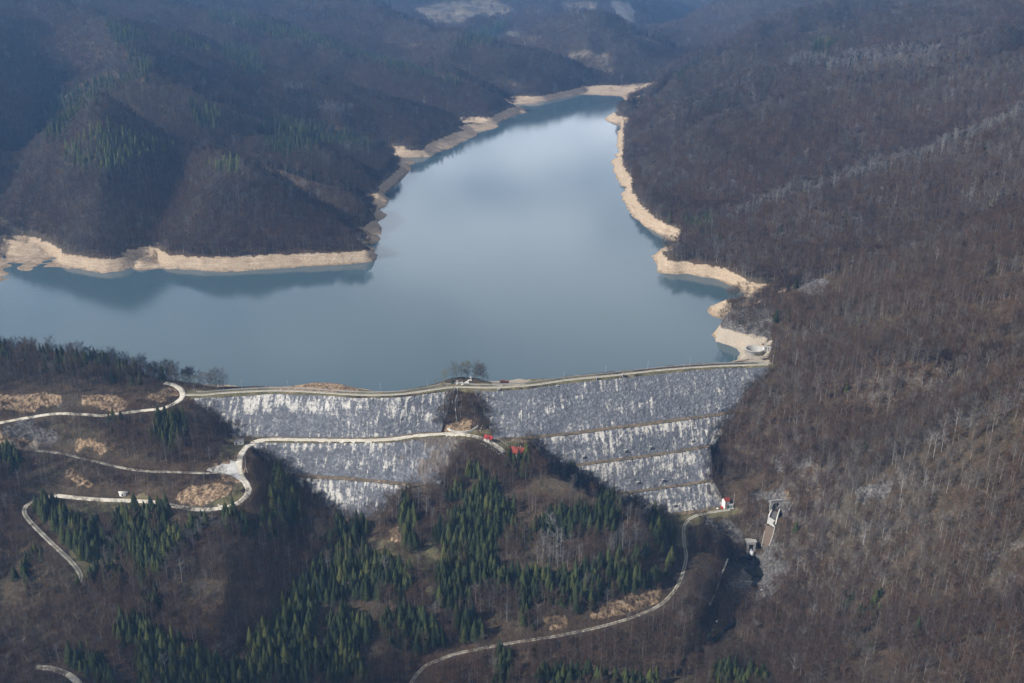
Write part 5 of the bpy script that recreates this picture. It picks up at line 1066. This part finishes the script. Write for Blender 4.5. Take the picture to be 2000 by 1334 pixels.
# the rest, past the count, as one object per kind
def gn_scatter(name, mask, kind, label):
    rest = bpy.data.collections.new(name + '_models'); meshes = []
    for lod in (0, 1, 2):
        if (kind, lod) not in LIB: continue
        for me, _, _ in LIB[(kind, lod)]: meshes.append((lod, me))
    if kind in ('spruce',): meshes = [(0, a[0]) for a in LIB[(kind, 0)]] + [(1, a[0]) for a in LIB[(kind, 1)]]
    if kind in ('birch',): meshes = [(0, a[0]) for a in LIB[(kind, 0)]] + [(1, a[0]) for a in LIB[(kind, 1)]]
    if kind == 'larch': meshes = [(1, a[0]) for a in LIB[(kind, 1)]]
    names = []
    for q, (lod, me) in enumerate(meshes):
        o = bpy.data.objects.new(f"{name}_model_{q:02d}", me); rest.objects.link(o); names.append(lod)
    names = np.array(names); idx = np.where(mask)[0]; lodv = TREES['lod'][idx]; pick = np.zeros(len(idx), int)
    avail = sorted(set(names))
    for L in (0, 1, 2):
        use = L if L in avail else (avail[-1] if L > avail[-1] else avail[0]); c = np.where(names == use)[0]; k = lodv == L; pick[k] = c[TREES['pick'][idx][k] % len(c)]
    me = bpy.data.meshes.new(name); me.vertices.add(len(idx)); me.vertices.foreach_set('co', np.stack([TREES['x'][idx], TREES['y'][idx], TREES['z'][idx]], 1).astype(np.float32).ravel())
    a = me.attributes.new('pick', 'INT', 'POINT'); a.data.foreach_set('value', pick.astype(np.int32))
    a = me.attributes.new('turn', 'FLOAT_VECTOR', 'POINT'); tv = np.zeros((len(idx), 3), np.float32); tv[:, 2] = TREES['rot'][idx]; tv[:, 0] = grng.normal(0, .03, len(idx)); a.data.foreach_set('vector', tv.ravel())
    gi_, gj_ = cellof(TREES['x'][idx], TREES['y'][idx]); a = me.attributes.new('gn', 'FLOAT_VECTOR', 'POINT'); a.data.foreach_set('vector', np.stack([NX[gi_, gj_], NY[gi_, gj_], NZ[gi_, gj_]], 1).astype(np.float32).ravel())
    a = me.attributes.new('size', 'FLOAT', 'POINT'); a.data.foreach_set('value', TREES['s'][idx].astype(np.float32)); me.update()
    o = link(name, me); mod = o.modifiers.new('scatter', 'NODES'); ng = bpy.data.node_groups.new(name, 'GeometryNodeTree'); mod.node_group = ng
    ng.interface.new_socket('Geometry', in_out='INPUT', socket_type='NodeSocketGeometry'); ng.interface.new_socket('Geometry', in_out='OUTPUT', socket_type='NodeSocketGeometry')
    nn_ = ng.nodes; ll = ng.links; gi = nn_.new('NodeGroupInput'); go = nn_.new('NodeGroupOutput'); mp = nn_.new('GeometryNodeMeshToPoints'); ip = nn_.new('GeometryNodeInstanceOnPoints'); ci = nn_.new('GeometryNodeCollectionInfo')
    ci.inputs['Collection'].default_value = rest; ci.inputs['Separate Children'].default_value = True; ci.inputs['Reset Children'].default_value = True
    def na(nm, t):
        a = nn_.new('GeometryNodeInputNamedAttribute'); a.data_type = t; a.inputs['Name'].default_value = nm; return a.outputs['Attribute']
    ll.new(gi.outputs[0], mp.inputs[0]); ll.new(mp.outputs[0], ip.inputs['Points']); ll.new(ci.outputs[0], ip.inputs['Instance']); ip.inputs['Pick Instance'].default_value = True
    ll.new(na('pick', 'INT'), ip.inputs['Instance Index']); ll.new(na('turn', 'FLOAT_VECTOR'), ip.inputs['Rotation']); ll.new(na('size', 'FLOAT'), ip.inputs['Scale']); ll.new(ip.outputs[0], go.inputs[0])
    tag(o, label, {'beech': 'forest', 'shrub': 'undergrowth'}.get(kind, 'forest'), None, 'stuff')
for ki, nm, lb in ((0, 'bare_forest', 'brown leafless woods covering every hillside around the lake'), (1, 'pale_forest', 'thin pale grey bare trees scattered through the brown woods'), (2, 'spruce_forest', 'dark green spruce stands massed on the hills and lower slopes'),
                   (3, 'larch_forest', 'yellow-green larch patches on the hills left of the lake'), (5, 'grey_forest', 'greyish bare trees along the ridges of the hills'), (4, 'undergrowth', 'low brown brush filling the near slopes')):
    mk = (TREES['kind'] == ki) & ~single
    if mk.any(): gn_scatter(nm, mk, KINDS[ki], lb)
print("planted", round(time.time() - T0, 1))
# ------------------------------------------------------------------ the trees standing on the crest and other single ones
GB = []
for s in range(4):
    GB.append(bare_tree(s + 200, 8.5 + s, 5.8, 420, 1.3, .05, limbs=14, base=.15, trunk_r=.18))
def lone(kind, px, py, s, label, cat='tree', v=0, parts=None, mats=None, name='bare_tree'):
    p = hit(px, py)
    if p.y > 840 and py > 700: x_ = (px - 1000) / fwd(py) * 774; p = Vector((x_, 774, gz(x_, 774)))
    if parts is None:
        return plant(KINDS.index(kind), p.x, p.y, p.z, s, random.uniform(0, 6), v, 0, label)
    e = empty(name, p, random.uniform(0, 6)); e.scale = (s, s, s); tag(e, label, cat)
    for w, nm in ((0, 'trunk'), (1, 'crown')):
        me = new_mesh(nm, np.array(parts[w].v), np.array(parts[w].f)); me.materials.append(mats[w]); link(nm, me, None, e)['gn'] = (0.0, -.2, .98)
    return e
GM = (TRUNK, GTWIG); BM_ = (TRUNK, TWIG); PM_ = (TRUNK, PTWIG)
CT = [(851,750,.55,GM,'greenish bush at the left foot of the wooded knoll'),(866,743,1.0,GM,'round greenish tree leftmost on the wooded knoll'),(873,742,1.05,GM,'greenish tree beside the leftmost one on the knoll'),(885,741,1.35,PM_,'pale bare tree above the small spruce on the knoll'),(892,740,1.25,GM,'greenish tree in the middle of the knoll group'),(902,739,1.35,PM_,'pale bare tree left of the cross on the knoll'),(910,739,1.5,GM,'dense grey-green tree next to the cross on the knoll'),(912.5,740,1.3,BM_,'brown bare tree behind the cross on the knoll'),(929,742,1.45,BM_,'brown bare tree first right of the cross'),(934,743,1.75,PM_,'tallest pale bare tree on the knoll'),(939,743,1.5,BM_,'spreading bare tree right of the tallest one on the knoll'),(944,744,1.2,BM_,'brown bare tree near the right end of the knoll'),(952,745,.7,GM,'greenish bush at the right end of the knoll'),
      (332,745,1.6,PM_,'pale bare tree behind the white road corner'),(341,752,1.25,BM_,'bare tree on the lake side of the road junction'),(348,755,1.15,BM_,'second bare tree on the lake side of the junction'),(364,757,1.15,GM,'rounded greenish tree right of the junction'),(380,757,1.05,GM,'slim greenish tree right of the rounded one'),(392,758,1.1,PM_,'grey bare tree left of the tall bare clump'),(398,758,1.25,PM_,'taller grey bare tree left of the clump'),
      (410,759,1.5,PM_,'leftmost tall tree of the grey clump at the crest'),(416,760,1.7,PM_,'second tall tree of the grey clump at the crest'),(423,760,1.75,PM_,'tallest tree of the grey clump at the crest'),(430,760,1.65,PM_,'fourth tree of the grey clump at the crest'),(437,760,1.5,PM_,'rightmost tree of the grey clump at the crest'),(501,757,.45,GM,'lone green bush on the left dam crest'),(641,764,.45,BM_,'tiny dark bush in front of the low earth bank')]
for i, (px, py, s, mm_, lb) in enumerate(CT): lone('beech', px, py, s, lb, 'tree', parts=GB[i % 4], mats=mm_)
lone('spruce', 883, 749, .42, 'small dark spruce standing alone on the wooded knoll', v=1); lone('spruce', 317, 742, .95, 'dark spruce standing beside the upper road corner', v=2)
for i in range(16):
    px = 868 + (i % 8) * 8.5 + random.uniform(-3, 3); py = (803 if i < 8 else 818) + random.uniform(-6, 4); p = hit(px, py)
    plant(0 if i % 3 else 1, p.x, p.y, p.z, random.uniform(.65, .85), random.uniform(0, 6), i, 0, 'tall bare tree on the small wooded wedge between the two dam faces', 'bare trees on the wedge between the dams')
for i, (px, py, s) in enumerate([(998,908,.95),(1003,914,.9),(1010,919,.5),(1026,905,1.05),(1029,908,1.1),(1034,908,.9),(1114,934,1.1),(1120,937,1.15)]):
    lone('spruce', px, py, s, ['spruce at the left corner of the red-roofed house', 'dark spruce in front of the left end of the house', 'low spruce in front of the house wall', 'tallest spruce hiding the right end of the house', 'dark spruce at the right front of the house', 'spruce rightmost of those around the house', 'spruce at the dam edge above the short gutter', 'second spruce at the dam edge beside the first'][i], v=i)
for i, (px, py, s) in enumerate([(1078,1052,1.1),(1060,1090,1.05),(1071,1088,.9),(1113,1083,.95),(1087,1095,.7),(1100,1090,.7),(1136,1092,.8),(1197,1078,.85),(1215,1068,1.1),(1225,1030,.9),(1242,1062,.8),(930,1180,1.05),(752,1130,1.1),(780,1003,.95),(834,1015,1.1),(547,1018,.95),(396,1050,1.05),(420,1052,1.1),(325,1322,.95),(1050,1225,1.0),(1160,1118,.9),(410,900,.8),(990,1215,.9),(645,1112,.9)]):
    p = hit(px, py); plant(1, p.x, p.y, p.z, s, random.uniform(0, 6), i, 0, f"pale white-trunked bare tree standing out against dark spruces {['on the mound','near the gully','at the shaded lower left'][0 if px > 860 else 1 if px > 500 else 2]}", f"white-trunked bare trees {['on the mound','near the gully','at the shaded lower left'][0 if px > 860 else 1 if px > 500 else 2]}")
# ------------------------------------------------------------------ the air
hm = bpy.data.materials.new('haze'); hm.use_nodes = True; nt = hm.node_tree; nt.nodes.remove(nt.nodes['Principled BSDF'])
pv = nt.nodes.new('ShaderNodeVolumePrincipled'); pv.inputs['Color'].default_value = (.25, .52, 1.0, 1); pv.inputs['Density'].default_value = 7.0e-5; pv.inputs['Anisotropy'].default_value = .2
nt.links.new(pv.outputs[0], nt.nodes['Material Output'].inputs['Volume'])
tp = max(float(H.max()) + 70, CAMZ + 60)
hz = MB().box(-11800, 11800, -60, 13700, float(H.min()) - 1.5, tp).build('haze', hm); tag(hz, kind='stuff')
print("total", len(bpy.data.objects), round(time.time() - T0, 1), 'top', tp)
